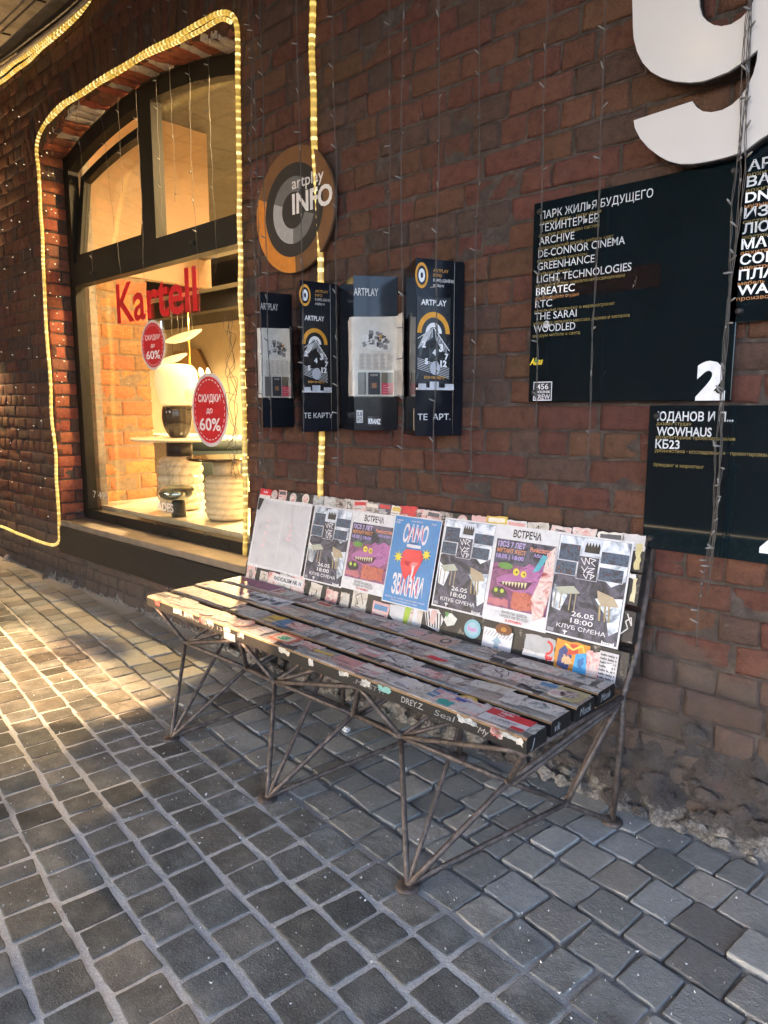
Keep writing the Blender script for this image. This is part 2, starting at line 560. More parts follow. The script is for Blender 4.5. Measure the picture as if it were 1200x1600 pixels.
    for iz in range(nzz):
        for ix in range(nx):
            b0 = iz*(nx+1)+ix
            fs.append((b0, b0+1, b0+nx+2, b0+nx+1))
    # drop the faces that lie well inside the brickwork
    fs = [f for f in fs if min(vs[i][1] for i in f) < .012]
    mp.add(vs, fs, smooth=True)
    import bmesh
    bm = bmesh.new(); bmesh.ops.create_icosphere(bm, subdivisions=2, radius=1.0)
    iv = [v.co.copy() for v in bm.verts]; fi = [[v.index for v in f.verts] for f in bm.faces]; bm.free()
    q = random.Random(8)
    for k in range(420):
        x = q.uniform(-3.4, 1.4)
        z = abs(q.gauss(0, .13)) if k % 3 else q.uniform(0, .03)
        if z > .34: continue
        sx = q.uniform(.010, .045)*(1 if z > .03 else .7); sz = sx*q.uniform(.45, .9); sd = q.uniform(.004, .013); ph = q.uniform(0, 40)
        yb = -.034-(.022 if z < .04 else 0)-q.uniform(0,.012)
        vs = []
        for v in iv:
            f_ = 1+.45*noise.noise(v*1.3+Vector((ph,0,0)))+.2*noise.noise(v*3.5+Vector((0,ph,0)))
            vs.append((x+v.x*sx*f_, yb+v.y*sd*f_*1.3, z+v.z*sz*f_))
        mp.add(vs, fi, smooth=False)
    o = mp.build("crumbled_footing", parent=root, recalc=False)
    tag(o, "crumbling grey plaster and rubble along the foot of the brick wall")
    return root
WALL = brick_wall()

# ------------------------------------------------------------------ ground
def stone_mat():
    m, t, b, oc = newmat("granite_sett")
    at_ = N(t, "ShaderNodeAttribute", attribute_name="col")
    sp = N(t, "ShaderNodeSeparateColor"); t.links.new(at_.outputs["Color"], sp.inputs[0])
    big = tex(t, "ShaderNodeTexNoise", 11, 6, oc, .65)
    spk = tex(t, "ShaderNodeTexNoise", 210, 4, oc, .7)
    med = tex(t, "ShaderNodeTexNoise", 55, 6, oc, .7)
    clean = ramp(t, big.outputs["Fac"], [(.28, (.080,.078,.067)), (.5, (.142,.138,.119)), (.72, (.26,.25,.218))])
    clean = mixc(t, ramp(t, spk.outputs["Fac"], [(.54, 0), (.68, .8)]), clean, (.32,.31,.28))
    dusty = ramp(t, med.outputs["Fac"], [(.25, (.25,.25,.231)), (.6, (.335,.335,.312)), (.8, (.41,.41,.382))])
    # dust lies thick towards the wall where nobody walks
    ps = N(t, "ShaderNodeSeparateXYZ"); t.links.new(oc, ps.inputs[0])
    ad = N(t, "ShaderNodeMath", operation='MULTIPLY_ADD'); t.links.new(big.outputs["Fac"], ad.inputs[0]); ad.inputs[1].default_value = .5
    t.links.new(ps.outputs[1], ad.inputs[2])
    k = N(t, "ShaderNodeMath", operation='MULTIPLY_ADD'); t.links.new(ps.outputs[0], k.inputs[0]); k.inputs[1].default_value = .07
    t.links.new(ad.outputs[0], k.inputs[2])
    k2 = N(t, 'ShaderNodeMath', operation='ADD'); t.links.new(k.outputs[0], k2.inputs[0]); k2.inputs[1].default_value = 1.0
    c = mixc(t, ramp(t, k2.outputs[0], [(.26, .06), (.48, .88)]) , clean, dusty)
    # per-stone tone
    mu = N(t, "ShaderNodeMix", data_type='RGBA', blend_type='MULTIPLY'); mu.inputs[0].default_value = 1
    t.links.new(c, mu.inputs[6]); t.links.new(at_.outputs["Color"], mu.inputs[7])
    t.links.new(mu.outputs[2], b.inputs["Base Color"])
    t.links.new(ramp(t, med.outputs["Fac"], [(.3, .85), (.7, .97)]), b.inputs["Roughness"])
    b.inputs["Specular IOR Level"].default_value = .10
    mx = N(t, "ShaderNodeMath", operation='MULTIPLY_ADD'); t.links.new(med.outputs["Fac"], mx.inputs[0]); mx.inputs[1].default_value = 1.3
    t.links.new(spk.outputs["Fac"], mx.inputs[2]); bump(t, b, mx.outputs[0], .8, .0045)
    return m

def joint_mat():
    m, t, b, oc = newmat("joint_grit")
    f = tex(t, "ShaderNodeTexNoise", 150, 7, oc, .75); g = tex(t, "ShaderNodeTexVoronoi", 170, 0, oc)
    c = ramp(t, f.outputs["Fac"], [(.3, (.40,.39,.365)), (.5, (.60,.585,.55)), (.66, (.72,.705,.67)), (.75, (.86,.85,.82))])
    # darker, emptier joints close to the wall
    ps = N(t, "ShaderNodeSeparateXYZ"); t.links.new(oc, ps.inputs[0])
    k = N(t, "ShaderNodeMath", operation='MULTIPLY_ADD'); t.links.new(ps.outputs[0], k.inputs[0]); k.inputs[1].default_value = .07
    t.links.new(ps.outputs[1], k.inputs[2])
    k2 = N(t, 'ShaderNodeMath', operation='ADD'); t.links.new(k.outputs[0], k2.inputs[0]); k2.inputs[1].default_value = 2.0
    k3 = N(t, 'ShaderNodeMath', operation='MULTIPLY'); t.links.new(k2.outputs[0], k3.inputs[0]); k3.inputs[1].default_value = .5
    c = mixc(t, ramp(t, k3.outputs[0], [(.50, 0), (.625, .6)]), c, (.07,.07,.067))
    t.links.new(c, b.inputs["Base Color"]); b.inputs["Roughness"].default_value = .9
    bump(t, b, f.outputs["Fac"], 1.0, .008)
    return m

def ground():
    g = MB(); g.mat(mat("asphalt", (.05,.05,.05), .9))
    S = 90
    # one sheet to the horizon, cut out where the setts lie
    xs = [-S, -9.3, 2.6, S]; ys = [-S, -5.6, .4, S]
    for i in range(3):
        for j in range(3):
            z = -.03 if (i == 1 and j == 1) else -.004
            g.add([(xs[i],ys[j],z),(xs[i+1],ys[j],z),(xs[i+1],ys[j+1],z),(xs[i],ys[j+1],z)], [(0,1,2,3)])
    tag(g.build("ground", recalc=False), kind='structure')
    p = MB(); MS = stone_mat(); MJ = joint_mat()
    # bed of grit in the joints
    p.mat(MJ)
    nx, ny = 620, 290; X0, X1, Y0, Y1 = -9.3, 2.6, -5.5, .02
    # finer where it is near the viewer
    vs = []; fs = []
    for iy in range(ny+1):
        y = Y0+(Y1-Y0)*iy/ny
        for ix in range(nx+1):
            x = X0+(X1-X0)*ix/nx
            q = Vector((x, y, 0))
            near = max(0, min(1, (-.72-.07*x-y)/.25))
            z = -.0125+.0102*near + (.005-.0040*near)*noise.noise(q*9) + (.003-.0021*near)*noise.noise(q*35)
            if y > -.10: z += (y+.10)*.16*(1+.3*noise.noise(q*4))
            vs.append((x, y, z))
    for iy in range(ny):
        for ix in range(nx):
            b0 = iy*(nx+1)+ix; fs.append((b0, b0+1, b0+nx+2, b0+nx+1))
    p.add(vs, fs, smooth=True)
    p.mat(MS)
    ang = R(-7.6); ca, sa = math.cos(ang), math.sin(ang)
    v = -8.0; row = 0
    cx0 = lambda u: u
    while v < 3.0:
        wd = random.uniform(.118, .138)
        u = -12+random.uniform(0,.12)
        while u < 6:
            L = random.uniform(.108, .148)
            if random.random() < .07: L *= .8
            fr_ = max(0, min(1, (-.62-.07*(cx0(u))-v)/.25)); gap = random.uniform(.006, .011)+.003*fr_; gv = random.uniform(.006, .011)+.008*fr_
            cx = u+L/2; u += L
            wob = .014*math.sin(cx*.9+row*.12)+.005*noise.noise(Vector((cx*1.6, row*.5, 4)))
            cy = v+wd/2+wob
            X = cx*ca-cy*sa; Y = cx*sa+cy*ca
            if X < -9.2 or X > 2.5 or Y < -5.4 or Y > -.055: continue
            hl, hw = (L-gap)/2, (wd-gv)/2
            back = max(0, min(1, (Y+.72+.07*X)/.3+.2))
            t1 = random.gauss(0, .007+.020*back); t2 = random.gauss(0, .006+.012*back)
            zz = max(-.0007, random.gauss(.0002, .0008+.0022*back))
            f = random.uniform(.74, 1.20)*(random.uniform(.55,.8) if random.random() < .10 else 1)
            tint = random.uniform(-.05,.06)
            p.col = (f*(1+tint), f, f*(1-tint))
            rot = random.gauss(0, .018)
            c2, s2 = math.cos(ang+rot), math.sin(ang+rot)
            near = (Vector((X, Y, 0))-Vector((CAM.x, CAM.y, 0))).length < 3.2
            n = 7 if near else 4
            r_c = random.uniform(.003,.0075)
            ring = []
            K4 = ((1,1),(-1,1),(-1,-1),(1,-1))
            jit = [(random.uniform(-.0045,.004), random.uniform(-.0045,.004)) for _ in range(4)]
            seg = 3 if near else 2
            for q_, (sx, sy) in enumerate(K4):
                for k in range(seg+1):
                    a = PI/2*q_+PI/2*k/seg
                    ring.append((sx*(hl-r_c)+r_c*math.cos(a)+jit[q_][0], sy*(hw-r_c)+r_c*math.sin(a)+jit[q_][1]))
                nxt = K4[(q_+1)%4]; e0 = ring[-1]
                j2 = jit[(q_+1)%4]; a = PI/2*(q_+1)
                e1 = (nxt[0]*(hl-r_c)+r_c*math.cos(a)+j2[0], nxt[1]*(hw-r_c)+r_c*math.sin(a)+j2[1])
                for k in range(1, n-2):
                    f_ = k/(n-2)
                    w_ = .003*noise.noise(Vector((X*9+f_*6, Y*9, q_*7)))
                    ring.append((e0[0]+(e1[0]-e0[0])*f_+w_*(1 if q_%2==1 else 0), e0[1]+(e1[1]-e0[1])*f_+w_*(1 if q_%2==0 else 0)))
            m_ = len(ring); vs = []; fs = []
            rings = [(1.0, -.030), (1.0, -.006), (.992, -.0018), (.97, -.0003), (.94, .0), (.88, .0001), (.5, .0002)]
            for sc_, dz in rings:
                for a, b in ring:
                    a2, b2 = a*sc_, b*sc_
                    z = zz+dz+t1*a2+t2*b2
                    if sc_ < 1: z += .0016*noise.noise(Vector((X+a2, Y+b2, 0))*28)+.0008*noise.noise(Vector((X+a2, Y+b2, 3))*70)
                    vs.append((X+a2*c2-b2*s2, Y+a2*s2+b2*c2, z))
            for i in range(len(rings)-1):
                for k in range(m_):
                    fs.append((i*m_+k, i*m_+(k+1)%m_, (i+1)*m_+(k+1)%m_, (i+1)*m_+k))
            vs.append((X, Y, zz+.0003)); o0 = (len(rings)-1)*m_
            for k in range(m_): fs.append((o0+k, o0+(k+1)%m_, len(vs)-1))
            p.add(vs, fs, smooth=True)
        v += wd; row += 1
    tag(p.build("cobbled_pavement", recalc=False), kind='structure')
ground()

# ------------------------------------------------------------------ the covered passage: ceiling, light-shaping wall opposite
M_CONC = None
def passage():
    m, t, b, oc = newmat("old_concrete")
    a = tex(t, "ShaderNodeTexNoise", 5, 8, oc, .7); f = tex(t, "ShaderNodeTexNoise", 60, 6, oc, .7)
    c = ramp(t, a.outputs["Fac"], [(.3, (.20,.17,.13)), (.5, (.36,.32,.25)), (.7, (.46,.42,.34))])
    t.links.new(c, b.inputs["Base Color"]); b.inputs["Roughness"].default_value = .9
    bump(t, b, f.outputs["Fac"], .6, .01)
    s = MB(); s.mat(m); s.box((-26, -5.9, 3.70), (CEIL_X, .30, 4.05))
    tag(s.build("ceiling"), kind='structure')
    # added unseen wall opposite; its openings shape the sun patch and daylight
    far = thing("sun_mask_wall", "added unseen brick wall across the passage with openings cut to shape the sunlight", "wall")
    q = MB(); q.mat(M_BRICKIN); q.col = (.20,.075,.045)
    Y0, Y1 = -5.9, -5.55
    def seg(x0, x1, z0, z1): q.box((x0, Y0, z0), (x1, Y1, z1))
    holes = LIGHT_HOLES
    xs = sorted(set([-26.0, 6.0]+[h[0] for h in holes]+[h[1] for h in holes]))
    for x0, x1 in zip(xs[:-1], xs[1:]):
        hs = sorted([(h[2], h[3]) for h in holes if h[0] <= x0 and h[1] >= x1])
        z = 0.0
        for a_, b_ in hs:
            if a_ > z: seg(x0, x1, z, a_)
            z = b_
        if z < 3.70: seg(x0, x1, z, 3.70)
    q.box((-26.3, -5.9, 0), (-26.0, .3, 4.05))  # end wall added to keep the window's reflections dark
    q.build("masonry", parent=far)
CEIL_X = 1.7
LIGHT_HOLES = [(-1.5, 6.0, 0.0, 3.55), (-5.6, -3.5, 0.0, 1.22), (-7.75, -6.1, 2.14, 2.66), (-6.1, -5.8, 2.18, 2.56), (-6.45, -5.1, 2.86, 3.12)]  # big openings let daylight in; high slits throw the sun patch
passage()

# ------------------------------------------------------------------ the shop behind the window
M_CREAM = mat("cream_plaster", (.62,.52,.36), .8, 0, .06, 6, .05, 60)
M_MARBLE = None
def marble(name, base, vein, sc=5):
    m, t, b, oc = newmat(name)
    n = tex(t, "ShaderNodeTexNoise", sc, 8, oc, .6); n.inputs["Distortion"].default_value = 1.6
    c = ramp(t, n.outputs["Fac"], [(.42, base), (.49, vein), (.52, base), (.75, tuple(x*.85 for x in base))])
    t.links.new(c, b.inputs["Base Color"]); b.inputs["Roughness"].default_value = .18
    return m
M_MARBLE = marble("cream_marble", (.60,.54,.43), (.52,.45,.35))
M_MARBLE2 = marble("grey_veined_marble", (.54,.48,.39), (.36,.30,.23), 4)

def shop():
    sw = thing("shop_side_wall", "bare red brick side wall inside the lit shop", "wall")
    mb = MB(); mb.mat(M_BRICKIN)
    XS = -5.40; YE = .86
    FS = Frame((XS, .33, 0), (0,1,0)); z = .52; row = 0
    while z < 2.28:
        u = -.14 if row % 2 else 0
        while u < YE-.33:
            a, b_ = max(0, u), min(u+.258, YE-.33)
            if b_-a > .03:
                mb.col = brick_col(1.25, (.27,.115,.048)); brick(mb, FS, a, b_, z, z+.106, random.uniform(-.003,.004), res=.05, depth=.02)
            u += .27
        z += .118; row += 1
    mb.build("brickwork", parent=sw)
    c = MB(); c.mat(mat("shop_mortar", (.17,.12,.075), .9)); c.box((XS-.06, .31, .3), (XS-.004, YE-.01, 2.3)); c.build("mortar_bed", parent=sw)
    c = MB(); c.mat(mat('peach_plaster', (.30,.20,.125), .8, 0, .08, 5, .05, 40)); c.box((XS-.08, .31, 2.3), (XS+.01, YE+.6, 3.54)); c.build('plastered_upper_wall', parent=sw)
    p = MB(); p.mat(mat("grey_plaster", (.20,.18,.155), .8)); p.box((OX0-.16, .302, .3), (OX0-.012, .36, 3.4)); p.build("plaster_strip", parent=sw)
    r = thing("shop_room", "cream painted back room of the shop with dark ceiling beams", "room")
    b = MB(); b.mat(M_CREAM)
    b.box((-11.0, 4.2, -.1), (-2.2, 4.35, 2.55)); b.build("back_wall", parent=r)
    b = MB(); b.mat(mat('reflection_grey_plaster', (.12,.11,.09), .8)); b.box((-11.0, 4.22, 2.55), (-2.2, 4.36, 4.2)); b.build("upper_wall", parent=r)  # grey put in for the outside reflected in the upper right pane
    b = MB(); b.mat(M_CREAM); b.box((-2.5, .31, -.1), (-2.35, 4.2, 4.2)); b.box((-11.1, .9, -.1), (-11.0, 4.2, 4.2)); b.build("side_wall", parent=r)
    b = MB(); b.mat(mat("warm_floor", (.28,.22,.15), .4)); b.box((-11.0, .31, -.2), (-2.35, 4.3, -.1)); b.build("room_floor", parent=r)
    b = MB(); b.mat(mat("shop_ceiling", (.09,.08,.065), .8)); b.box((-11.0, .31, 3.55), (-2.35, 4.3, 3.69)); b.build("room_ceiling", parent=r)  # darkened likewise to imitate the reflection in the upper pane
    for y in (1.25, 2.2, 3.2):
        b = MB(); b.mat(M_BLACKMETAL); b.box((-10.9, y, 2.52), (-2.55, y+.16, 2.74)); b.build("ceiling_beam", parent=r)
    d = thing("display_platform", "low marble display platform just inside the shop window", "platform")
    b = MB(); b.mat(M_MARBLE); b.box((-5.39, .31, .50), (-2.6, 1.15, .55)); b.build("platform_top", parent=d)
    b = MB(); b.mat(M_CREAM); b.box((-5.36, .33, -.1), (-2.62, 1.1, .498)); b.build("platform_base", parent=d)

    # two side tables on ribbed marble feet
    def bulge(r, z0, z1, nrib, amp):
        pr = []
        n = nrib*10
        for i in range(n+1):
            f = i/n; z = z0+(z1-z0)*f
            env = min(1, (min(f, 1-f)/.16))**.5
            rib = abs(math.sin(PI*nrib*f))**.6
            pr.append((r*(.66+.34*env)-amp+amp*rib, z))
        return pr
    def table(label, x, y, r, h0, h1, rtop, ztop, mbase, mneck, rn, mtop, nrib, group):
        t = thing("side_table", label, "table", group, (x, y, .551))
        b = MB(); b.mat(mbase).lathe(bulge(r, 0, h1, nrib, .017), n=48); b.build("marble_base", parent=t)
        b = MB(); b.mat(mneck).lathe([(rn, h1-.004), (rn, ztop-.004)], n=40); b.build("neck", parent=t)
        b = MB(); b.mat(mtop).lathe([(rtop*.97, ztop-.003), (rtop, ztop+.004), (rtop, ztop+.012), (rtop*.985, ztop+.017)], n=64); b.build("table_top", parent=t)
    table("taller round table with black neck on ribbed grey veined marble base in the shop", -4.585, .60, .165, 0, .392, .335, .505, M_MARBLE2, M_BLACKMETAL, .092, M_MARBLE, 6, "round side tables in the shop window")
    table("lower round table with glossy dark top on ribbed cream marble base in the shop", -3.945, .56, .152, 0, .30, .255, .40, M_MARBLE, mat("pale_neck", (.55,.47,.36), .4), .088, mat("smoked_mirror", (.10,.075,.05), .06, .8, .05, 5, 0), 7, "round side tables in the shop window")
    # table lamp
    L = thing("table_lamp", "glowing table lamp with a cream glass shade on a ribbed black ceramic base", "lamp", None, (-4.585, .60, 1.074))
    b = MB(); b.mat(mat("black_glazed_ceramic", (.022,.018,.014), .12, 0, .2, 10, 0)).lathe([(.052,0),(.072,.02),(.098,.08),(.108,.14),(.105,.19),(.098,.222)], n=72, rib=(14, .05)); b.build("lamp_base", parent=L)
    pr = [(.088,.226),(.112,.235),(.130,.29),(.146,.36),(.150,.42),(.143,.472),(.116,.505),(.08,.516)]
    b = MB(); b.mat(glow("lit_lamp_glass", (1.0,.72,.34), .42, (.9,.8,.55))).lathe(pr, n=48); b.build("lamp_shade", parent=L)
    b = MB(); b.lathe([(.06,.0),(.09,.02),(.11,.07),(.10,.12),(.06,.14)], (.075,.068,.25), 32); b.mats = [bpy.data.materials["lit_lamp_glass"]]; b.build("side_bubble", parent=L)
    # little mushroom lamp
    s = thing("mushroom_lamp", "small mushroom lamp with a chromed glass cap on a black stem", "lamp", None, (-4.29, .40, .551))
    b = MB(); b.mat(M_BLACKMETAL).lathe([(.048,0),(.05,.03),(.046,.09),(.04,.12)], n=32); b.build("lamp_stem", parent=s)
    m_, t_, b_, oc_ = newmat("chromed_glass"); b_.inputs["Base Color"].default_value = (.42,.46,.42,1); b_.inputs["Metallic"].default_value = .85; b_.inputs["Roughness"].default_value = .05
    b = MB(); b.mat(m_).lathe([(.04,.115),(.095,.12),(.122,.14),(.128,.165),(.118,.19),(.08,.213),(.03,.222)], n=40); b.build("lamp_cap", parent=s)
    # leaf shaped pendant
    for k, (px, py, y, sc, lab) in enumerate([(286, 525, 2.2, 1.0, "upper glowing leaf shaped pendant hanging from thin wires in the shop"), (270, 560, 2.6, .85, "glowing leaf shaped pendant half hidden behind the smaller red sale sticker")]):
        c = at(px, py, y)
        p = thing("pendant_lamp", lab, "lamp", "leaf shaped pendants in the shop", tuple(c))
        b = MB(); b.mat(glow("pendant_glow", (1,.80,.42), .8)); 
        vs = []; n = 24
        for i in range(n+1):
            u = -1+2*i/n; wd = .10*(1-u*u)**.7+.002
            for q in (-1, -.5, 0, .5, 1): vs.append((u*.36*sc, q*wd, .05*u*u*0-.06*(1-q*q)*(1-u*u)*sc+.05*u))
        fs = [(i*5+j, i*5+j+1, i*5+j+6, i*5+j+5) for i in range(n) for j in range(4)]
        b.add(vs, fs, smooth=True); b.build("lamp_shade", parent=p)
        b = MB(); b.mat(M_BLACKMETAL)
        for u in (-.24, .0, .2): b.tube([(u, 0, .03), (u*.4, 0, .95)], .003, 4)
        b.build("hanging_wire", parent=p)
    # chandelier with candle bulbs
    c = at(297, 588, 2.4)
    ch = thing("chandelier", "small golden chandelier with candle bulbs, seen behind the table lamp", "lamp", None, tuple(c))
    gold = mat("polished_brass", (.65,.42,.12), .2, 1, .05, 5, 0)
    b = MB(); b.mat(gold); b.tube([(0,0,-.08),(0,0,1.0)], .012, 8)
    for i in range(10):
        a = 2*PI*i/10; b.tube([(0,0,-.06),(.12*math.cos(a),.12*math.sin(a),-.09),(.21*math.cos(a),.21*math.sin(a),-.02)], .008, 6)
    b.build("brass_arms", parent=ch)
    gb = glow("candle_bulb", (1,.75,.3), 1.3)
    for i in range(10):
        a = 2*PI*i/10; b = MB(); b.mat(gb).lathe([(.012,0),(.026,.04),(.02,.08),(.005,.11)], (.21*math.cos(a),.21*math.sin(a),-.018), 10); b.build("candle_bulb", parent=ch)
    # six sided mirror and furniture deeper in the room
    a0, a1 = at(262, 600, 4.1), at(322, 555, 4.1)
    f = thing("hexagon_mirror", "large six sided smoked mirror on the back wall of the shop", "mirror")
    cx, cz = (a0.x+a1.x)/2, (a0.z+a1.z)/2-.1; rr = (a1.x-a0.x)/2*1.15
    b = MB(); b.mat(mat("bronze_mirror", (.30,.20,.11), .08, .9, .1, 3, 0))
    pts = [(cx+rr*math.cos(PI/3*i), cz+rr*.72*math.sin(PI/3*i)) for i in range(6)]
    b.add([(x, 4.10, z) for x, z in pts]+[(x, 4.17, z) for x, z in pts], [tuple(range(6)), tuple(range(11,5,-1))]+[(i, (i+1)%6, (i+1)%6+6, i+6) for i in range(6)]); b.build("mirror_glass", parent=f)
    q = at(300, 690, 2.6)
    f = thing("sideboard", "low beige sideboard standing inside the shop behind the marble tables", "cabinet", None, (q.x, 2.6, -.1))
    for i in range(3):
        b = MB(); b.mat(mat("beige_lacquer", (.50,.40,.28), .35)); b.box((-1.2+.81*i, 0, .12), (-1.2+.81*i+.8, .5, 1.0), None, .01); b.build("door_panel", parent=f)
    b = MB(); b.mat(M_CREAM); b.box((-1.25,-.03,1.003),(1.28,.53,1.04), None, .006); b.build("cabinet_top", parent=f)
    b = MB(); b.mat(M_BLACKMETAL); b.box((-1.1,.05,0),(1.1,.45,.118)); b.build("plinth", parent=f)
    q = at(348, 760, 1.75)
    f = thing("armchair", "dark teal round backed armchair standing in the shop behind the rope light", "armchair", None, (q.x-.05, 1.75, -.1))
    b = MB(); b.mat(mat("teal_velvet", (.018,.032,.034), .7)).lathe([(.36,.28),(.46,.34),(.52,.55),(.50,.85),(.42,1.0),(.36,.99)], n=40); b.build("backrest", parent=f)
    b = MB(); b.mat(mat("brown_velvet", (.07,.05,.035), .7)).lathe([(.30,.02),(.34,.26),(.35,.30)], n=32); b.build("chair_base", parent=f)
    b = MB(); b.mat(bpy.data.materials["teal_velvet"]).lathe([(.40,1.0),(.39,1.08),(.25,1.12)], n=32); b.build("seat_cushion", parent=f)
    # unseen spotlights added on the shop ceiling to light the room
    for i, (x, y, p_) in enumerate([(-3.35, 1.35, 2.8), (-3.0, 1.75, 1.6), (-5.6, 2.3, 6.5), (-6.6, 2.9, 9.5), (-4.0, 2.6, 4.0)]):
        z = 2.72 if y > 2 else 3.30
        t = thing("added_ceiling_spotlight", "added unseen round black ceiling spotlight that lights the inside of the shop", "lamp", "added spotlights on the shop ceiling", (x, y, z))
        b = MB(); b.mat(M_BLACKMETAL).lathe([(.055,.02),(.06,.16),(.03,.18)], n=20); b.tube([(0,0,.17),(0,0,3.55-z)], .01, 6); b.build("lamp_housing", parent=t)
        b = MB(); b.mat(glow("added_spot_glass", (1,.75,.42), 2.0)).lathe([(.05,.018),(.05,.019)], n=20); b.build("lamp_glass", parent=t)
        l = bpy.data.lights.new("added_spot_bulb", 'AREA'); l.shape = 'DISK'; l.size = .22; l.energy = p_*K*150; l.color = (1,.66,.32)
        o = bpy.data.objects.new("added_spot_bulb", l); o.location = (0,0,-.01); o.parent = t; COL.objects.link(o)
shop()

# ------------------------------------------------------------------ window
def window():
    W_ = thing("shop_window", "tall arched shop window in a dark bronze frame with red lettering and sale stickers", "window")
    FY0, FY1 = .165, .235
    def arcpts(x0, x1, grow, n=16): return [(x0+(x1-x0)*i/n, arch_z(x0+(x1-x0)*i/n, grow)) for i in range(n+1)]
    def prism(mb, pts, y0, y1):
        n = len(pts)
        mb.add([(x,y0,z) for x,z in pts]+[(x,y1,z) for x,z in pts], [tuple(range(n)), tuple(range(2*n-1,n-1,-1))]+[(i,(i+1)%n,(i+1)%n+n,i+n) for i in range(n)])
    fr = MB(); fr.mat(M_ALU)
    XL, XR = OX0+.004, OX1-.004
    TZ0, TZ1 = 2.135, 2.285
    ZB = .475
    fr.box((XL, FY0, ZB), (XL+.075, FY1, OSP+.01)); fr.box((XR-.075, FY0, ZB), (XR, FY1, OSP+.01))
    fr.box((XL+.075, FY0+.002, ZB), (XR-.075, FY1, ZB+.065))
    fr.box((XL+.075, FY0-.004, TZ0), (XR-.075, FY1+.002, TZ1))
    n = 18
    for i in range(n):
        xa = XL+(XR-XL)*i/n; xb = XL+(XR-XL)*(i+1)/n
        prism(fr, [(xa, arch_z(xa,-.006)-.10), (xb, arch_z(xb,-.006)-.10), (xb, arch_z(xb,-.006)), (xa, arch_z(xa,-.006))], FY0+.001, FY1)
    MX = -4.09
    fr.box((MX-.075, FY0-.002, TZ1), (MX+.075, FY1+.001, arch_z(MX)-.10))
    f = fr.build("frame", parent=W_)
    # drainage caps and latches
    for x, z in ((-4.86, 2.19), (-3.62, 2.20)):
        b = MB(); b.mat(M_BLACKMETAL); b.box((x-.035, FY0-.012, z-.01), (x+.035, FY0-.004, z+.01), None, .003); b.box((x+.02, FY0-.022, z-.02),(x+.034, FY0-.012, z+.006)); b.build("latch", parent=f)
    for x in (-4.75, -4.05, -3.4):
        b = MB(); b.mat(M_ALU); b.box((x-.035, FY0-.006, ZB+.018), (x+.035, FY0+.0, ZB+.038), None, .002); b.build("drain_cap", parent=f)
    # glass
    gm = bpy.data.materials.new("window_glass"); gm.use_nodes = True; t = gm.node_tree
    t.nodes.remove(t.nodes["Principled BSDF"])
    tr = N(t, "ShaderNodeBsdfTransparent"); gl = N(t, "ShaderNodeBsdfGlossy"); gl.inputs["Roughness"].default_value = .02
    tr.inputs[0].default_value = (.93,.95,.93,1)
    lw = N(t, "ShaderNodeLayerWeight"); lw.inputs[0].default_value = .5
    pw = N(t, "ShaderNodeMath", operation='POWER'); t.links.new(lw.outputs["Facing"], pw.inputs[0]); pw.inputs[1].default_value = 4.0
    mul = N(t, "ShaderNodeMath", operation='MULTIPLY_ADD'); t.links.new(pw.outputs[0], mul.inputs[0]); mul.inputs[1].default_value = .9; mul.inputs[2].default_value = .045; mul.use_clamp = True
    ms = N(t, "ShaderNodeMixShader"); t.links.new(mul.outputs[0], ms.inputs[0]); t.links.new(tr.outputs[0], ms.inputs[1]); t.links.new(gl.outputs[0], ms.inputs[2])
    t.links.new(ms.outputs[0], t.nodes["Material Output"].inputs[0])
    GY = .20
    b = MB(); b.mat(gm); b.box((XL+.07, GY, ZB+.06), (XR-.07, GY+.008, TZ0+.003)); pane = b.build("large_pane", parent=W_)
    # fixed right fanlight
    b = MB(); b.mat(gm); pts = [(MX+.07, TZ1-.004), (XR-.07, TZ1-.004)]+[(x, z-.09) for x, z in arcpts(XR-.07, MX+.07, -.006)]
    prism(b, pts, GY, GY+.008); b.build("fixed_pane", parent=W_)
    # left sash, tilted inwards at the top
    X0, X1 = XL+.08, MX-.08
    tilt = R(7)
    sash = thing("tilted_sash", None, None); sash.parent = W_
    bpy.data.objects.remove(sash)
    def tl(x, z, y):                       # hinge along its foot
        dz = z-TZ1; return (x, FY0+.012+(y)*math.cos(tilt)+dz*math.sin(tilt), TZ1+dz*math.cos(tilt)-y*math.sin(tilt))
    s = MB(); s.mat(M_ALU)
    def bar(pa, pb, pc, pd):
        pts = [pa, pb, pc, pd]
        s.add([tl(x,z,0) for x,z in pts]+[tl(x,z,.05) for x,z in pts], [(0,1,2,3),(7,6,5,4)]+[(i,(i+1)%4,(i+1)%4+4,i+4) for i in range(4)])
    zt = lambda x: arch_z(x, -.006)-.125
    wd = .06
    bar((X0,TZ1),(X1,TZ1),(X1,TZ1+wd),(X0,TZ1+wd))
    bar((X0,TZ1+wd),(X0+wd,TZ1+wd),(X0+wd,zt(X0+wd)),(X0,zt(X0)))
    bar((X1-wd,TZ1+wd),(X1,TZ1+wd),(X1,zt(X1)),(X1-wd,zt(X1-wd)))
    n = 10
    for i in range(n):
        xa = X0+wd+(X1-X0-2*wd)*i/n; xb = X0+wd+(X1-X0-2*wd)*(i+1)/n
        bar((xa, zt(xa)-wd), (xb, zt(xb)-wd), (xb, zt(xb)), (xa, zt(xa)))
    sa = s.build("tilted_sash", parent=W_)
    g = MB(); g.mat(gm); pts = [(X0+wd, TZ1+wd), (X1-wd, TZ1+wd)]+[(x, zt(x)-wd) for x in [X1-wd-(X1-X0-2*wd)*i/10 for i in range(11)]]
    k = len(pts); g.add([tl(x,z,.02) for x,z in pts]+[tl(x,z,.027) for x,z in pts], [tuple(range(k)), tuple(range(2*k-1,k-1,-1))]+[(i,(i+1)%k,(i+1)%k+k,i+k) for i in range(k)]); g.build("sash_pane", parent=sa)
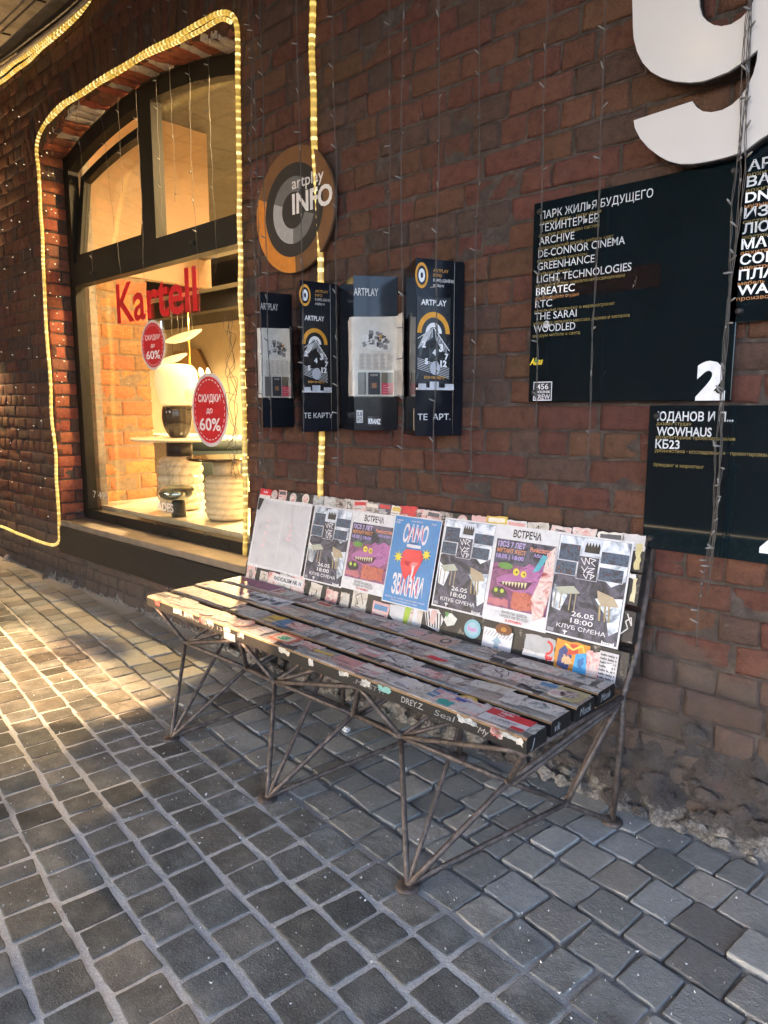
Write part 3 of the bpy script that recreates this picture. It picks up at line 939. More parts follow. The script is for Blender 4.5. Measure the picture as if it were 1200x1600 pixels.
    # sill board and black box under the window
    b = MB(); b.mat(mat("worn_sill_board", (.17,.135,.098), .6, 0, .25, 12, .2, 80)); b.box((OX0+.005, -.018, .432), (OX1-.005, FY0+.01, .474), None, .004); b.build("sill", parent=W_)
    m, t, bb, oc = newmat("embossed_black_sheet")
    bb.inputs["Base Color"].default_value = (.016,.016,.017,1); bb.inputs["Roughness"].default_value = .42; bb.inputs["Metallic"].default_value = .3
    wv = tex(t, "ShaderNodeTexBrick", 1.0, coord=None); mp = N(t, "ShaderNodeMapping"); t.links.new(oc, mp.inputs[0])
    mp.inputs["Rotation"].default_value = (R(90),0,0); t.links.new(mp.outputs[0], wv.inputs["Vector"])
    wv.inputs["Scale"].default_value = 14; wv.inputs["Mortar Size"].default_value = .03; wv.inputs["Color1"].default_value = (1,1,1,1); wv.inputs["Color2"].default_value = (1,1,1,1); wv.inputs["Mortar"].default_value = (0,0,0,1)
    wv.inputs["Mortar Smooth"].default_value = .8
    bump(t, bb, wv.outputs["Color"], .8, .006)
    b = MB(); b.mat(m); b.box((OX0-.012, -.03, .238), (OX1+.10, -.004, .43), None, .003); b.box((OX0+.01, -.004, .25), (OX1-.01, .16, .43)); b.build("apron_panel", parent=W_)
    # lettering and stickers on the pane
    RED = ink(.62,.006,.012, .4); WH = ink(.85,.80,.78, .5)
    F_ = Flat((0, GY-.0008, 0), (1,0,0), (0,0,1))
    a = at(184, 505, GY); c = at(309, 487, GY)
    F_.text("Kartell", a.x, 1.845, .255, RED, wid=c.x-a.x, bold=.018)
    F_.build("red_lettering", parent=pane)
    for (pa, pb, q) in (((219,500),(260,578),"smaller round red sale sticker under the red lettering"), ((298,582),(359,698),"larger oval red sale sticker low on the pane")):
        A = at(*pa, GY); B = at(*pb, GY)
        x0, x1 = A.x, B.x; cx = (x0+x1)/2
        top = at((pa[0]+pb[0])/2, pa[1], GY).z; bot = at((pa[0]+pb[0])/2, pb[1], GY).z
        cz = (top+bot)/2; ru = (x1-x0)/2; rv = (top-bot)/2
        S = Flat((cx, GY-.0012, cz), (1,0,0), (0,0,1))
        S.disc(0, 0, ru, ink(.62,.58,.58, .5), rv, 48); S.disc(0, 0, ru*.90, RED, rv*.90, 48)
        S.layer()
        for i in range(30):
            a0 = 360*i/30; S.ring(0, 0, ru*.80, ru*.825, WH, a0, a0+7, 2, rv/ru, lay=False)
        S.text("СКИДКИ", 0, rv*.22, rv*.20, WH, wid=ru*1.22, bold=.02, align='c')
        S.text("до", 0, -.08*rv, rv*.16, WH, wid=ru*.34, bold=.02, align='c')
        S.text("60%", 0, -.55*rv, rv*.34, WH, wid=ru*1.16, bold=.02, align='c')
        tag(S.build("sale_sticker", parent=pane), q)
    P = Flat((0, GY-.001, 0), (1,0,0), (0,0,1))
    a = at(140, 776, GY); P.text("+7 495", a.x, a.z, .055, ink(.5,.47,.42), wid=.30)
    a = at(246, 796, GY); P.text("ADES", a.x, a.z, .055, ink(.7,.66,.6), wid=.20, bold=.02)
    P.build("white_lettering", parent=pane)
window()

# ------------------------------------------------------------------ rope lights
M_LED = None
def rope_mat():
    m, t, b, oc = newmat("lit_rope_tube")
    a = N(t, "ShaderNodeAttribute", attribute_name="col")
    s = N(t, "ShaderNodeSeparateColor"); t.links.new(a.outputs["Color"], s.inputs[0])
    c = ramp(t, s.outputs[0], [(0, (1,.50,.03)), (.5, (1,.62,.09)), (1, (1,.80,.33))])
    t.links.new(c, b.inputs["Emission Color"])
    st = N(t, "ShaderNodeMath", operation='MULTIPLY_ADD'); t.links.new(s.outputs[0], st.inputs[0]); st.inputs[1].default_value = 1.35*K; st.inputs[2].default_value = .22*K
    t.links.new(st.outputs[0], b.inputs["Emission Strength"])
    b.inputs["Base Color"].default_value = (.45,.36,.14,1); b.inputs["Roughness"].default_value = .25
    return m
M_ROPE = rope_mat()
def resample(pts, d):
    pts = [Vector(p) for p in pts]; out = [pts[0]]; acc = 0
    # Catmull-Rom through the points
    dense = []
    for i in range(len(pts)-1):
        p0, p1, p2, p3 = pts[max(i-1,0)], pts[i], pts[i+1], pts[min(i+2,len(pts)-1)]
        for k in range(40):
            t = k/40
            dense.append(.5*((2*p1)+(p2-p0)*t+(2*p0-5*p1+4*p2-p3)*t*t+(3*p1-p0-3*p2+p3)*t**3))
    dense.append(pts[-1])
    for a, b in zip(dense[:-1], dense[1:]):
        L = (b-a).length; acc += L
        if acc >= d: out.append(b); acc = 0
    return out
def rope(label, pts, r=.0125, twin=None):
    o = thing("rope_light", label, "rope light", "lit yellow rope lights")
    for q, off in enumerate([0]+([twin] if twin else [])):
        P = resample(pts, .0088)
        if q: P = [p+Vector((.008*math.sin(i*.05), -.004+.006*math.cos(i*.05), off+.012*math.sin(i*.031))) for i, p in enumerate(P)]
        P = [p+Vector((.0022*math.sin(i*.21), .0018*math.sin(i*.17), .0022*math.sin(i*.13))) for i, p in enumerate(P)]
        b = MB(); b.mat(M_ROPE)
        cols = []; rr = []
        for i in range(len(P)):
            led = 1.0 if i % 3 == 0 else (.18 if i % 3 == 1 else .10)
            led *= .45+.75*random.random()
            cols.append((led, led, led)); rr.append(r*(1.0 if i % 3 == 0 else .93))
        b.tube(P, rr, 8, cols=cols); b.build("light_tube", parent=o)
    return o
RY = -.028
def w2(px, py, y=RY): return tuple(at(px, py, y))
rope("lit yellow rope light running up and over the arched shop window", [w2(0,822),w2(30,834),w2(58,845),w2(82,851),w2(92,846),w2(93,832),w2(90,780),w2(86,700),w2(80,640),w2(78,580),w2(72,510),w2(69,440),w2(65,350),w2(60,270),w2(58,228),w2(66,200),w2(92,168),w2(125,145),w2(162,122),w2(200,98),w2(235,78),w2(270,60),w2(308,38),w2(340,22),w2(360,22),w2(369,36),w2(371,70),w2(372,140),w2(374,300),w2(376,450),w2(380,600),w2(383,740),w2(383,868)])
rope("second strand of lit rope light lying along the top of the window arch", [w2(75,190),w2(105,162),w2(160,128),w2(205,100),w2(240,82),w2(275,66),w2(310,50),w2(345,30),w2(362,34)], .011)
rope("straight lit rope light hanging down the wall behind the round sign and the leaflet racks", [w2(488,-40),w2(488,60),w2(489,140),w2(492,240),w2(497,330),w2(501,420),w2(502,560),w2(502,680),w2(501,790)], .014)
rope("lit double rope light along the edge of the concrete ceiling", [w2(-60,160,-.05),w2(0,128,-.05),w2(40,98,-.05),w2(80,62,-.05),w2(112,34,-.05),w2(128,16,-.05),w2(145,-8,-.05),w2(180,-50,-.05)], .0125, twin=.03)

# ------------------------------------------------------------------ assumed wall and ceiling lamps out of view, for the warm glow and glint
def assumed_lamps():
    x, z = -6.75, 1.95
    t = thing("assumed_wall_lamp", "assumed unseen lit wall lamp that casts the warm glow at the left end of the brick wall", "lamp", None, (x, -.10, z))  # assumed from the warm glow on the wall; the lamp is out of view
    b = MB(); b.mat(M_BLACKMETAL); b.box((-.04, .04, -.10), (.04, .092, .10), None, .006); b.tube([(0,.06,.0),(0,-.01,.0)], .015, 8)
    b.build("bracket", parent=t)
    b = MB(); b.mat(M_BLACKMETAL).lathe([(.056,-.10),(.06,-.09),(.06,.10),(.056,.11)], (0,-.06,0), 24); b.build("lamp_housing", parent=t)
    b = MB(); b.mat(glow("assumed_sconce_glass", (1,.66,.28), 2.0)).lathe([(.045,-.103),(.045,-.101)], (0,-.06,0), 20); b.build("lamp_glass", parent=t)
    l = bpy.data.lights.new("assumed_sconce_bulb", 'SPOT'); l.energy = 230*K; l.color = (1,.62,.27); l.spot_size = R(150); l.spot_blend = .6; l.shadow_soft_size = .05
    o = bpy.data.objects.new("assumed_sconce_bulb", l); o.location = (0,-.06,-.115); o.parent = t; COL.objects.link(o)
    l = bpy.data.lights.new("assumed_sconce_bulb", 'SPOT'); l.energy = 200*K; l.color = (1,.62,.27); l.spot_size = R(140); l.spot_blend = .6; l.shadow_soft_size = .05  # assumed upward beam that brightens the concrete ceiling
    o = bpy.data.objects.new("assumed_sconce_bulb", l); o.location = (0,-.06,.13); o.rotation_euler = (PI,0,0); o.parent = t; COL.objects.link(o)
    t = thing("assumed_ceiling_lamp", "assumed unseen round warm lamp on the passage ceiling that glints in the white nine", "lamp", None, (-1.95,-3.19,3.62))  # assumed lamp, placed out of view where the nine mirrors it
    b = MB(); b.mat(M_BLACKMETAL).lathe([(.10,.03),(.11,.06),(.10,.079)], n=24); b.build("lamp_housing", parent=t)
    b = MB(); b.mat(glow("assumed_ceiling_lamp_glass", (1,.66,.25), 9)).lathe([(.03,-.005),(.08,.01),(.09,.029)], n=24); b.build("lamp_glass", parent=t)
assumed_lamps()

# ------------------------------------------------------------------ signs on the wall
FZ = (1,0,0); FV = (0,0,1)
M_BOARD = mat("black_acrylic", (.004,.010,.0125), .03, 0, .2, 3, .02, 6, .5, .001)
GREY = ink(.50,.52,.54, .4); WHT = ink(.86,.87,.88, .4); GOLD = ink(.20,.145,.035, .4); ORNG = ink(.42,.18,.05, .4)
ORANGE = ink(.72,.30,.02, .5)
M_STEEL = mat("worn_steel", (.30,.29,.28), .4, .9, .2, 40, .1, 200)

def screws(t, spots, y):
    for x, z in spots:
        b = MB(); b.mat(M_BLACKMETAL).lathe([(.010,0),(.010,.006),(.006,.009)], n=14)
        o = b.build("screw", parent=t); o.rotation_euler = (PI/2,0,0); o.location = (x, y, z)

def board(label, x0, x1, z0, z1, y=-.030):
    t = thing("directory_board", label, "sign", "black directory boards on the brick wall")
    b = MB(); b.mat(M_BOARD); b.box((x0, y, z0), (x1, y+.008, z1), None, .002)
    for x in (x0+.05, x1-.05):
        for z in (z0+.05, z1-.05): b.tube([(x,y+.008,z),(x,.01,z)], .008, 8)
    b.build("panel", parent=t)
    screws(t, [(x0+.025,z0+.03),(x1-.03,z0+.03),(x0+.025,z1-.03),(x1-.03,z1-.03)], y)
    return t, y

def L3(px, py, y=-.031):
    p = at(px, py, y); return p.x, p.z

def boards():
    tl, bl, tr = at(836,318,-.03), at(821,628,-.03), at(1155,250,-.03)
    t, y = board("large black board listing shop names under the number nine, with a white figure 2", tl.x-.004, at(1141,632,-.03).x, bl.z, tl.z)
    F_ = Flat((0, y-.0006, 0), FZ, FV)
    rows = [((846,340),(1028,305),"ПАРК ЖИЛЬЯ БУДУЩЕГО","умный дом · шоу-рум",.56,GREY,GOLD),
            ((845,360),(940,343),"ТЕХИНТЕРЬЕР","шоу-рум аудио-видео систем",1.0,GREY,GOLD),
            ((843,380),(900,367),"ARCHIVE","скандинавский дизайн мебель свет",2.0,GREY,GOLD),
            ((843,397),(983,380),"DE-CONNOR CINEMA","персональные кинозалы",.58,GREY,GOLD),
            ((841,419),(933,403),"GREENHANCE","landscape design",.58,GREY,GOLD),
            ((840,440),(993,418),"LIGHT TECHNOLOGIES","шоу-рум систем управления освещением",.92,GREY,GOLD),
            ((837,461),(899,453),"BREATEC","архитектурная студия",1.1,WHT,ORNG),
            ((838,480),(865,473),"RTC","напольные покрытия и керамогранит",4.4,GREY,GOLD),
            ((837,497),(905,490),"THE SARAI","мебель из цельного массива дерева и металла",2.1,GREY,GOLD),
            ((836,517),(903,510),"WOODLED","шоурум мебели и света",1.1,GREY,GOLD)]
    b = at(845,340,y); e = at(836,517,y)
    bx = b.x
    st = (b.z-e.z)/9
    # a slightly newer strip of black film behind one of the names
    F_.rect(at(838,470,y).x, b.z-6*st-.022, at(1033,420,y).x, b.z-6*st+.045, ink(.010,.008,.008,.12)); F_.build('film_strip', parent=t); F_ = Flat((0, y-.001, 0), FZ, FV)
    for i, (pa, pb, s1, s2, k, c1, c2) in enumerate(rows):
        wd = at(pb[0], pb[1], y).x-at(pa[0], pa[1], y).x
        z = b.z-st*i-.006
        x = bx-.0012*i
        F_.text(s1, x, z, .0245, c1, wid=wd*.97, bold=.006)
        F_.text(s2, x-.003, z-.0155, .0105, c2, wid=wd*k, bold=.008, lay=False)
    F_.build("lettering", parent=t); F_ = Flat((0, y-.0006, 0), FZ, FV)
    F_.text("2", at(1086,628,y).x, bl.z+.008, .102, ink(.78,.80,.82,.4), wid=at(1132,600,y).x-at(1086,600,y).x, bold=.05)
    F_.build("board_number", parent=t)
    S = Flat((0, y-.0004, 0), FZ, FV)
    a = at(833,626,y); c = at(863,596,y)
    S.rect(a.x, a.z, c.x, c.z, ink(.75,.76,.78)); S.rect(a.x+.003, a.z+.003, c.x-.003, c.z-.003, ink(.008,.010,.014))
    W_ = c.x-a.x; H_ = c.z-a.z
    S.text("456", a.x+W_/2, a.z+H_*.60, H_*.30, ink(.75,.76,.78), wid=W_*.62, align='c', bold=.01)
    S.text("SMOLENSK", a.x+W_/2, a.z+H_*.40, H_*.13, ink(.75,.76,.78), wid=W_*.86, align='c', bold=.02)
    S.text("CREW", a.x+W_/2, a.z+H_*.07, H_*.27, ink(.75,.76,.78), wid=W_*.84, align='c', bold=.01)
    tag(S.build("sticker", parent=t), "small black and white sticker reading 456 Smolensk crew")
    S = Flat((0, y-.0004, 0), FZ, FV); a = at(827,570,y)
    S.text("Abas", a.x+.002, a.z, .022, ink(.75,.55,.02), wid=.050, bold=.05, shear=.3)
    S.disc(a.x+.027, a.z+.012, .006, ink(.10,.25,.08)); tag(S.build("sticker", parent=t), "tiny yellow graffiti sticker")
    S = Flat((0, y-.0004, 0), FZ, FV); a = at(854,507,y); S.disc(a.x, a.z, .012, ink(.6,.6,.62)); tag(S.build("sticker", parent=t), "small round silver sticker")

    t, y = board("black board cut by the right edge with names beginning АР and ВА", at(1156,250,-.03).x+.0, .35, at(1152,504,-.03).z, 2.01)
    F_ = Flat((0, y-.0006, 0), FZ, FV)
    names = [("АРХИ","архитектура",GREY,GOLD),("ВАРКА","архитектура",GREY,GOLD),("DNK","музыка",WHT,ORNG),("ИЗЕТ","системы",GREY,GOLD),("ЛЮМЕН","люстры",GREY,GOLD),("МАТИС","архитектура",WHT,ORNG),("СОКОЛ","электротехника",WHT,ORNG),("ПЛАН","мебель",WHT,ORNG),("WALL","производство",WHT,ORNG)]
    for i, (s1, s2, c1, c2) in enumerate(names):
        z = 1.921-.0398*i
        F_.text(s1, -.656+.0-.0005*i, z-.012, .0262, c1, wid=.030*len(s1), bold=.022)
        F_.text(s2, -.657-.0005*i, z-.0265, .0105, c2, wid=.0115*len(s2), bold=.008, lay=False)
    F_.build("lettering", parent=t)

    a = at(1015,632,-.03); b = at(1003,855,-.03)
    t, y = board("lower black board behind the bench end with names ЮДАНОВ, WOWHAUS and КБ23", a.x, .35, b.z, a.z-.003)
    F_ = Flat((0, y-.0006, 0), FZ, FV)
    def ln(s_, pa, pb, h, c, bold):
        A = at(*pa, y); B = at(*pb, y); F_.text(s_, A.x, A.z, h, c, wid=B.x-A.x, bold=bold)
    ln("ЮДАНОВ И П...", (1027,657), (1146,660), .0262, GREY, .022)
    ln("дизайн студия", (1026,664), (1080,664), .0105, GOLD, .008)
    ln("WOWHAUS", (1026,680), (1112,680), .0262, GREY, .022)
    ln("архитектурное проектирование", (1025,685), (1149,690), .0105, GOLD, .008)
    ln("КБ23", (1024,700), (1062,701), .0262, GREY, .022)
    ln("урбанистика · исследования · проектирование", (1023,706), (1212,718), .0105, GOLD, .008)
    F_.build("lettering", parent=t); F_ = Flat((0, y-.0006, 0), FZ, FV)
    ln("брендинг и маркетинг", (1021,728), (1100,735), .0105, GOLD, .008)
    F_.build("lettering", parent=t); F_ = Flat((0, y-.0006, 0), FZ, FV)
    p = at(1186,867,y); F_.text("4", p.x, p.z-.018, .102, ink(.78,.80,.82,.4), wid=.088, bold=.05)
    F_.build("board_number", parent=t)
boards()

def big_nine():
    Y = -.075
    P = lambda px, py: (lambda q: (q.x, q.z))(at(px, py, Y))
    cx = -.712; cz = 2.425
    outer = []
    # tail tip, lower curve, right side, top, left bowl, underside of the bowl, wedge, inner tail
    tail = [P(990,188), P(992,200), P(1000,216), P(1013,231), P(1030,244), P(1045,252), P(1062,256), P(1082,256), P(1102,253), P(1130,247), P(1160,238)]
    outer += tail
    outer += [(-.62,1.968),(-.57,1.99),(-.52,2.03),(-.48,2.085),(-.452,2.15),(-.437,2.23),(-.432,2.32),(-.435,2.43),(-.446,2.50),(-.47,2.565),(-.505,2.62),(-.55,2.662),(-.61,2.69),(-.68,2.70),(-.75,2.695),(-.82,2.675),(-.88,2.635),(-.93,2.58),(-.965,2.51),(-.982,2.44)]
    outer += [P(989,40), P(990,60), P(995,80), P(1004,98), P(1017,112), P(1033,121), P(1053,127), P(1078,129), P(1098,127), P(1118,120), P(1138,112), P(1160,97), P(1176,84), P(1184,78)]
    outer += [P(1182,96), P(1177,115), P(1168,135), P(1156,152), P(1143,164), P(1128,172), P(1112,175.5), P(1098,174), P(1088,167), P(1082,158)]
    hole = [P(1092,-8), P(1093,10), P(1097,24), P(1105,33), P(1115,39), P(1127,41), P(1142,38), P(1158,28), P(1172,13), P(1180,-6)]
    hole += [(-.642,2.40),(-.640,2.47),(-.655,2.53),(-.69,2.565),(-.73,2.57),(-.775,2.545),(-.803,2.49),(-.812,2.43)]
    t = thing("house_number", "big white figure nine mounted high on the brick wall", "sign")
    fs, ff = outline_geo([outer, hole], .008)
    b = MB(); b.mat(mat("white_acrylic", (.60,.588,.565), .13, 0, .03, 3, .02, 5)); b.add([(x, Y, z) if dz > 0 else (x, Y+.008, z) for x, z, dz in fs], ff); b.build("number_face", parent=t)
    fs, ff = outline_geo([outer, hole], .040)
    b = MB(); b.mat(M_BLACKMETAL); ox = .002; b.add([(x+ox, Y+.0085, z-.002) if dz > 0 else (x+ox, Y+.032, z-.002) for x, z, dz in fs], ff); b.build("number_body", parent=t)
    b = MB(); b.mat(M_STEEL)
    for x, z in ((-.90,2.3),(-.5,2.3),(-.75,2.0),(-.7,2.63)): b.tube([(x,Y+.032,z),(x,.01,z)], .008, 8)
    b.build("standoff", parent=t)
big_nine()

def roundel():
    A = at(400,338,-.04); B = at(523,300,-.04); T = at(468,224,-.04); D = at(455,427,-.04)
    cx = (A.x+B.x)/2; cz = (T.z+D.z)/2; r = (T.z-D.z)/2
    t = thing("round_sign", "round orange and grey info sign on the brick wall above the leaflet racks", "sign")
    b = MB(); b.mat(mat("brown_edge", (.10,.055,.03), .5)).lathe([(r,0),(r,.016)], n=72); o = b.build("disc", parent=t); o.rotation_euler = (PI/2,0,0); o.location = (cx,-.022,cz)
    S = Flat((cx, -.0385, cz), FZ, FV)
    DK = ink(.012,.009,.006,.65); OR = ink(.62,.21,.012,.65); BR = ink(.15,.062,.014,.65)
    S.disc(0,0,r*.995,BR,n=72)
    S.ring(0,0,r*.74,r*.995,OR,160,272,40)
    S.disc(0,0,r*.74,DK,n=64)
    S.ring(0,0,r*.29,r*.53,ink(.11,.108,.105,.5),60,160,24); S.ring(0,0,r*.29,r*.53,ink(.34,.335,.33,.5),160,268,26,lay=False); S.ring(0,0,r*.29,r*.53,ink(.11,.108,.105,.5),268,345,24,lay=False)
    S.text("artplay", -.02*r, .33*r, .19*r, ink(.66,.64,.60,.4), wid=.78*r, bold=.01)
    S.text("INFO", -.02*r, -.06*r, .32*r, ink(.72,.70,.66,.4), wid=.98*r, bold=.03)
    S.build("printed_face", parent=t)
    b = MB(); b.mat(M_STEEL); b.tube([(cx,-.02,cz+.1),(cx,.01,cz+.1)], .01); b.tube([(cx,-.02,cz-.1),(cx,.01,cz-.1)], .01); b.build("wall_fixing", parent=t)
roundel()

# ------------------------------------------------------------------ leaflet racks: four saw-tooth black cabinets
M_RACK = mat("black_gloss_laminate", (.009,.011,.016), .12, 0, .3, 6, .10, 9, .32, .004)
M_PAPER = mat("newsprint", (.60,.57,.50), .7, 0, .10, 30, .15, 40)
M_CLEAR = None
def racks():
    m = bpy.data.materials.new("clear_plastic"); m.use_nodes = True; t_ = m.node_tree; t_.nodes.remove(t_.nodes["Principled BSDF"])
    tr = N(t_, "ShaderNodeBsdfTransparent"); gl = N(t_, "ShaderNodeBsdfGlossy"); gl.inputs["Roughness"].default_value = .12
    tr.inputs[0].default_value = (.9,.9,.9,1)
    ms = N(t_, "ShaderNodeMixShader"); ms.inputs[0].default_value = .06; t_.links.new(tr.outputs[0], ms.inputs[1]); t_.links.new(gl.outputs[0], ms.inputs[2]); t_.links.new(ms.outputs[0], t_.nodes["Material Output"].inputs[0])
    CLEAR = m
    Z0, Z1 = 1.186, 1.806
    WK = ink(.82,.82,.80); OG = ink(.75,.34,.03); BK = ink(.012,.012,.014,.2); OT = ink(.55,.28,.06)
    LG = ink(.62,.60,.55); MG = ink(.22,.21,.20); DG = ink(.05,.05,.05); RD = ink(.45,.03,.06)
    labels = {0: "first black leaflet rack from the left, holding newspaper maps, below the round sign",
              1: "black rack with a card pocket, between the two newspaper racks, reading ТЕ КАРТУ",
              2: "black leaflet rack with newspaper maps and a white KRAMZ sticker at its foot",
              3: "black rack with a card pocket nearest the big board, reading ТЕ АРТ"}
    tips = [(-2.615,-.150,-2.575,-.004),(-2.318,-.172,-2.272,-.004),(-2.030,-.146,-1.930,-.004),(-1.678,-.186,-1.607,-.004)]
    for i, (tx, ty, rx, ry) in enumerate(tips):
        lx = tx-.235 if i % 2 == 0 else tx-.225
        up = 0.0 if i % 2 == 0 else .03
        t = thing("leaflet_rack", labels[i], "rack", "black leaflet racks on the brick wall")
        z0, z1 = (Z0+.012, Z1-.012) if i % 2 == 0 else (Z0, Z1)
        b = MB(); b.mat(M_RACK)
        pl = [(tx,ty),(rx,ry),(lx,ry+.0005)]
        b.add([(x,y,z0) for x,y in pl]+[(x,y,z1) for x,y in pl], [(0,1,2),(5,4,3),(0,3,4,1),(1,4,5,2),(2,5,3,0)]); b.build("cabinet", parent=t)
        U = Vector((rx-tx, ry-ty, 0)); LN = U.length
        S = Flat(Vector((tx,ty,0))+Vector((.0006,-.0002,0)), U, (0,0,1))
        if i % 2 == 1:
            # printed front with the card pocket
            S.disc(.022, z1-.058, .026, OG, .044); S.disc(.022, z1-.058, .019, BK, .033); S.disc(.022, z1-.058, .013, WK, .023); S.disc(.022, z1-.058, .005, BK, .010)
            for k, (s_, c_, wf) in enumerate((("ARTPLAY", OT, .062), ("INFO", OT, .034), ("8 (495) 620-08-83", LG, .085), ("artplay.ru", LG, .044))):
                S.text(s_, .068, z1-.043-.0165*k, .0115, c_, wid=wf, bold=.012, lay=False)
            pu0, pu1 = .002, LN*.72
            zt, zb = z1-.13, z0+.175
            S.rect(pu0, zb, pu1, zt, ink(.016,.016,.018,.25))
            uc = (pu0+pu1)/2
            S.text("ARTPLAY", uc, zt-.028, .020, WK, wid=(pu1-pu0)*.74, align='c', bold=.02)
            hw = (pu1-pu0)*.48
            cz = zt-.125
            S.ring(uc, cz, hw*.74, hw, OG, 0, 180, 30, 1.12); S.ring(uc, cz, hw*.30, hw*.50, WK, 0, 180, 24, 1.12)
            # line drawing of a block of houses
            r_ = random.Random(5)
            S.poly([(pu0+.004, cz-.02),(uc, cz+.022),(pu1-.003, cz-.06),(pu1-.003, cz-.115),(uc+.01, cz-.125),(pu0+.004, cz-.075)], BK)
            S.layer()
            for k in range(7):
                a = k/6
                S.line([(pu0+.006+.028*a, cz-.055+.02*a), (pu0+.03+.034*a, cz-.005+.018*a), (pu0+.03+.034*a, cz-.035+.02*a)], .0017, WK, lay=False)
                S.line([(uc+.004+.05*a*.9, cz+.016-.055*a), (uc+.012+.05*a*.9, cz-.03-.05*a)], .0017, WK, lay=False)
                S.line([(pu0+.004, cz-.088-.006*k), (pu1-.004, cz-.122-.006*k)], .0014, WK, lay=False)
            S.line([(uc, cz+.02), (pu1-.004, cz-.06)], .003, WK); S.line([(pu0+.004, cz-.02), (uc, cz+.02)], .002, WK)
            for s_, du, dv, hh in (("3", .030, -.052, .026), ("4", .002, -.066, .020), ("5", -.030, -.098, .02), ("8", .010, -.110, .022), ("12", .040, -.106, .022), ("2", -.042, -.04, .022), ("7", .052, -.08, .02)):
                S.text(s_, uc+du, cz+dv-.01, hh, WK, align='c', bold=.05)
            S.disc(uc+.004, zb+.068, .021, ink(.45,.47,.50), .024)
            S.text("возьми карту", uc+.002, zb+.030, .012, OT, wid=(pu1-pu0)*.62, align='c', bold=.02)
            S.text("ТЕ КАРТУ" if i == 1 else "ТЕ  АРТ.", LN*.03, z0+.058, .022, ink(.66,.66,.66), wid=LN*(.78 if i == 1 else .70), bold=.01)
            S.build("printed_front", parent=t)
            # the tray of cards
            b = MB(); b.mat(mat("tray_plastic", (.55,.56,.58), .3))
            M = S.M
            b.box((pu0, zb-.010, 0), (pu1+.006, zb-.002, .022), M); b.box((pu0, zb-.002, .018), (pu0+.03, zb+.012, .021), M); b.box((pu1-.03, zb-.002, .018), (pu1+.006, zb+.012, .021), M)
            b.box((uc-.018, zb-.002, .008), (uc+.018, zb+.02, .012), M)
            b.build("card_tray", parent=t)
            # dark return panel along the wall side
            b = MB(); b.mat(M_RACK); b.box((LN*.78, z0+.004, .0008), (LN*.99, z1-.004, .006), M, .001); b.build("side_panel", parent=t)
        else:
            S.text("ARTPLAY", -.0, z1-.075, .030, ink(.62,.60,.56), wid=LN*.56, bold=.01)
            S.build("printed_front", parent=t)
            # newspaper bent round the edge of the cabinet, in a clear sleeve
            zb, zt = z0+.135, z0+.135+.300
            path = [(tx-.085, ty+.052), (tx-.045, ty+.018), (tx-.010, ty-.012), (tx+.014, ty-.006), (tx+(rx-tx)*.35+.014, ty+(ry-ty)*.35), (tx+(rx-tx)*.70+.016, ty+(ry-ty)*.70), (rx+.022, ry-.022), (rx+.060, ry-.055), (rx+.085, ry-.085)]
            if i == 2: path[-1] = (rx+.10, ry-.075)
            P = resample([(x,y,0) for x,y in path], .012)
            b = MB(); b.mat(M_PAPER); n = len(P)
            vs = []
            for k, p in enumerate(P):
                for j in range(6):
                    f = j/5; vs.append((p.x+.002*noise.noise(Vector((k*.4,j*.8,i))), p.y+.003*noise.noise(Vector((k*.35,j*.7,i+4))), zb+(zt-zb)*f+(.012*k/n if j == 5 else 0)))
            fs = [(k*6+j, (k+1)*6+j, (k+1)*6+j+1, k*6+j+1) for k in range(n-1) for j in range(5)]
            nn = len(vs); vs += [(v[0]-.001, v[1]+.002, v[2]) for v in vs]
            fs += [tuple(q+nn for q in f[::-1]) for f in fs]
            b.add(vs, fs, smooth=True); pp = b.build("newspaper", parent=t, recalc=False)
            # print on the flat front of the sheet
            u0 = .008; u1 = LN*.86
            O = Vector((tx+.0165, ty-.002, 0)); 
            Q = Flat(O+Vector((.0015,-.001,0)), U, (0,0,1), .0002)
            Q.poly([(u0+.002, zt-.112),(u0+.062, zt-.020),(u1-.008, zt-.095),(u1-.002, zt-.130),(u0+.06, zt-.122)], LG)
            r_ = random.Random(3)
            for k in range(34):
                a = r_.random(); bq = r_.random()
                uu = u0+.012+(u1-u0-.04)*a; vv = zt-.060-.05*bq-.02*abs(a-.4)
                Q.rect(uu, vv, uu+.006+.012*r_.random(), vv+.005+.014*r_.random(), (DG, MG, MG)[k % 3], lay=(k%4==0))
            Q.text("12", u0+.016, zt-.086, .022, ink(.7,.7,.68), bold=.04); Q.text("7", u0+.080, zt-.082, .018, OT, bold=.05)
            for c in range(5):
                for k in range(12):
                    uu = u0+.002+(u1-u0-.004)*c/5; Q.rect(uu, zt-.138-.0052*k, uu+(u1-u0)/5*(.5+.38*r_.random()), zt-.1360-.0052*k, ink(.36,.34,.31), lay=False)
            Q.layer(); a0 = zb+.006; a1 = zb+.092
            Q.rect(u0-.004, a0, u0+(u1-u0)*.20, a1, ink(.10,.09,.08)); Q.rect(u0+(u1-u0)*.26, a0, u0+(u1-u0)*.60, a1, ink(.025,.025,.028)); Q.rect(u0+(u1-u0)*.64, a0+.045, u1, a1, ink(.14,.12,.08)); Q.rect(u0+(u1-u0)*.64, a0, u1, a0+.045, RD)
            Q.text("DOMAR", u0+(u1-u0)*.43, a1-.014, .008, LG, align='c', wid=(u1-u0)*.2); Q.rect(u0+(u1-u0)*.36, a0+.025, u0+(u1-u0)*.50, a0+.045, ink(.25,.12,.05))
            for k in range(4): Q.rect(u0+(u1-u0)*.68, a0+.008+.009*k, u0+(u1-u0)*(.80+.05*(k%3)), a0+.010+.009*k, ink(.6,.35,.35), lay=False)
            Q.build("map_print", parent=pp)
            b = MB(); b.mat(CLEAR); vs = []
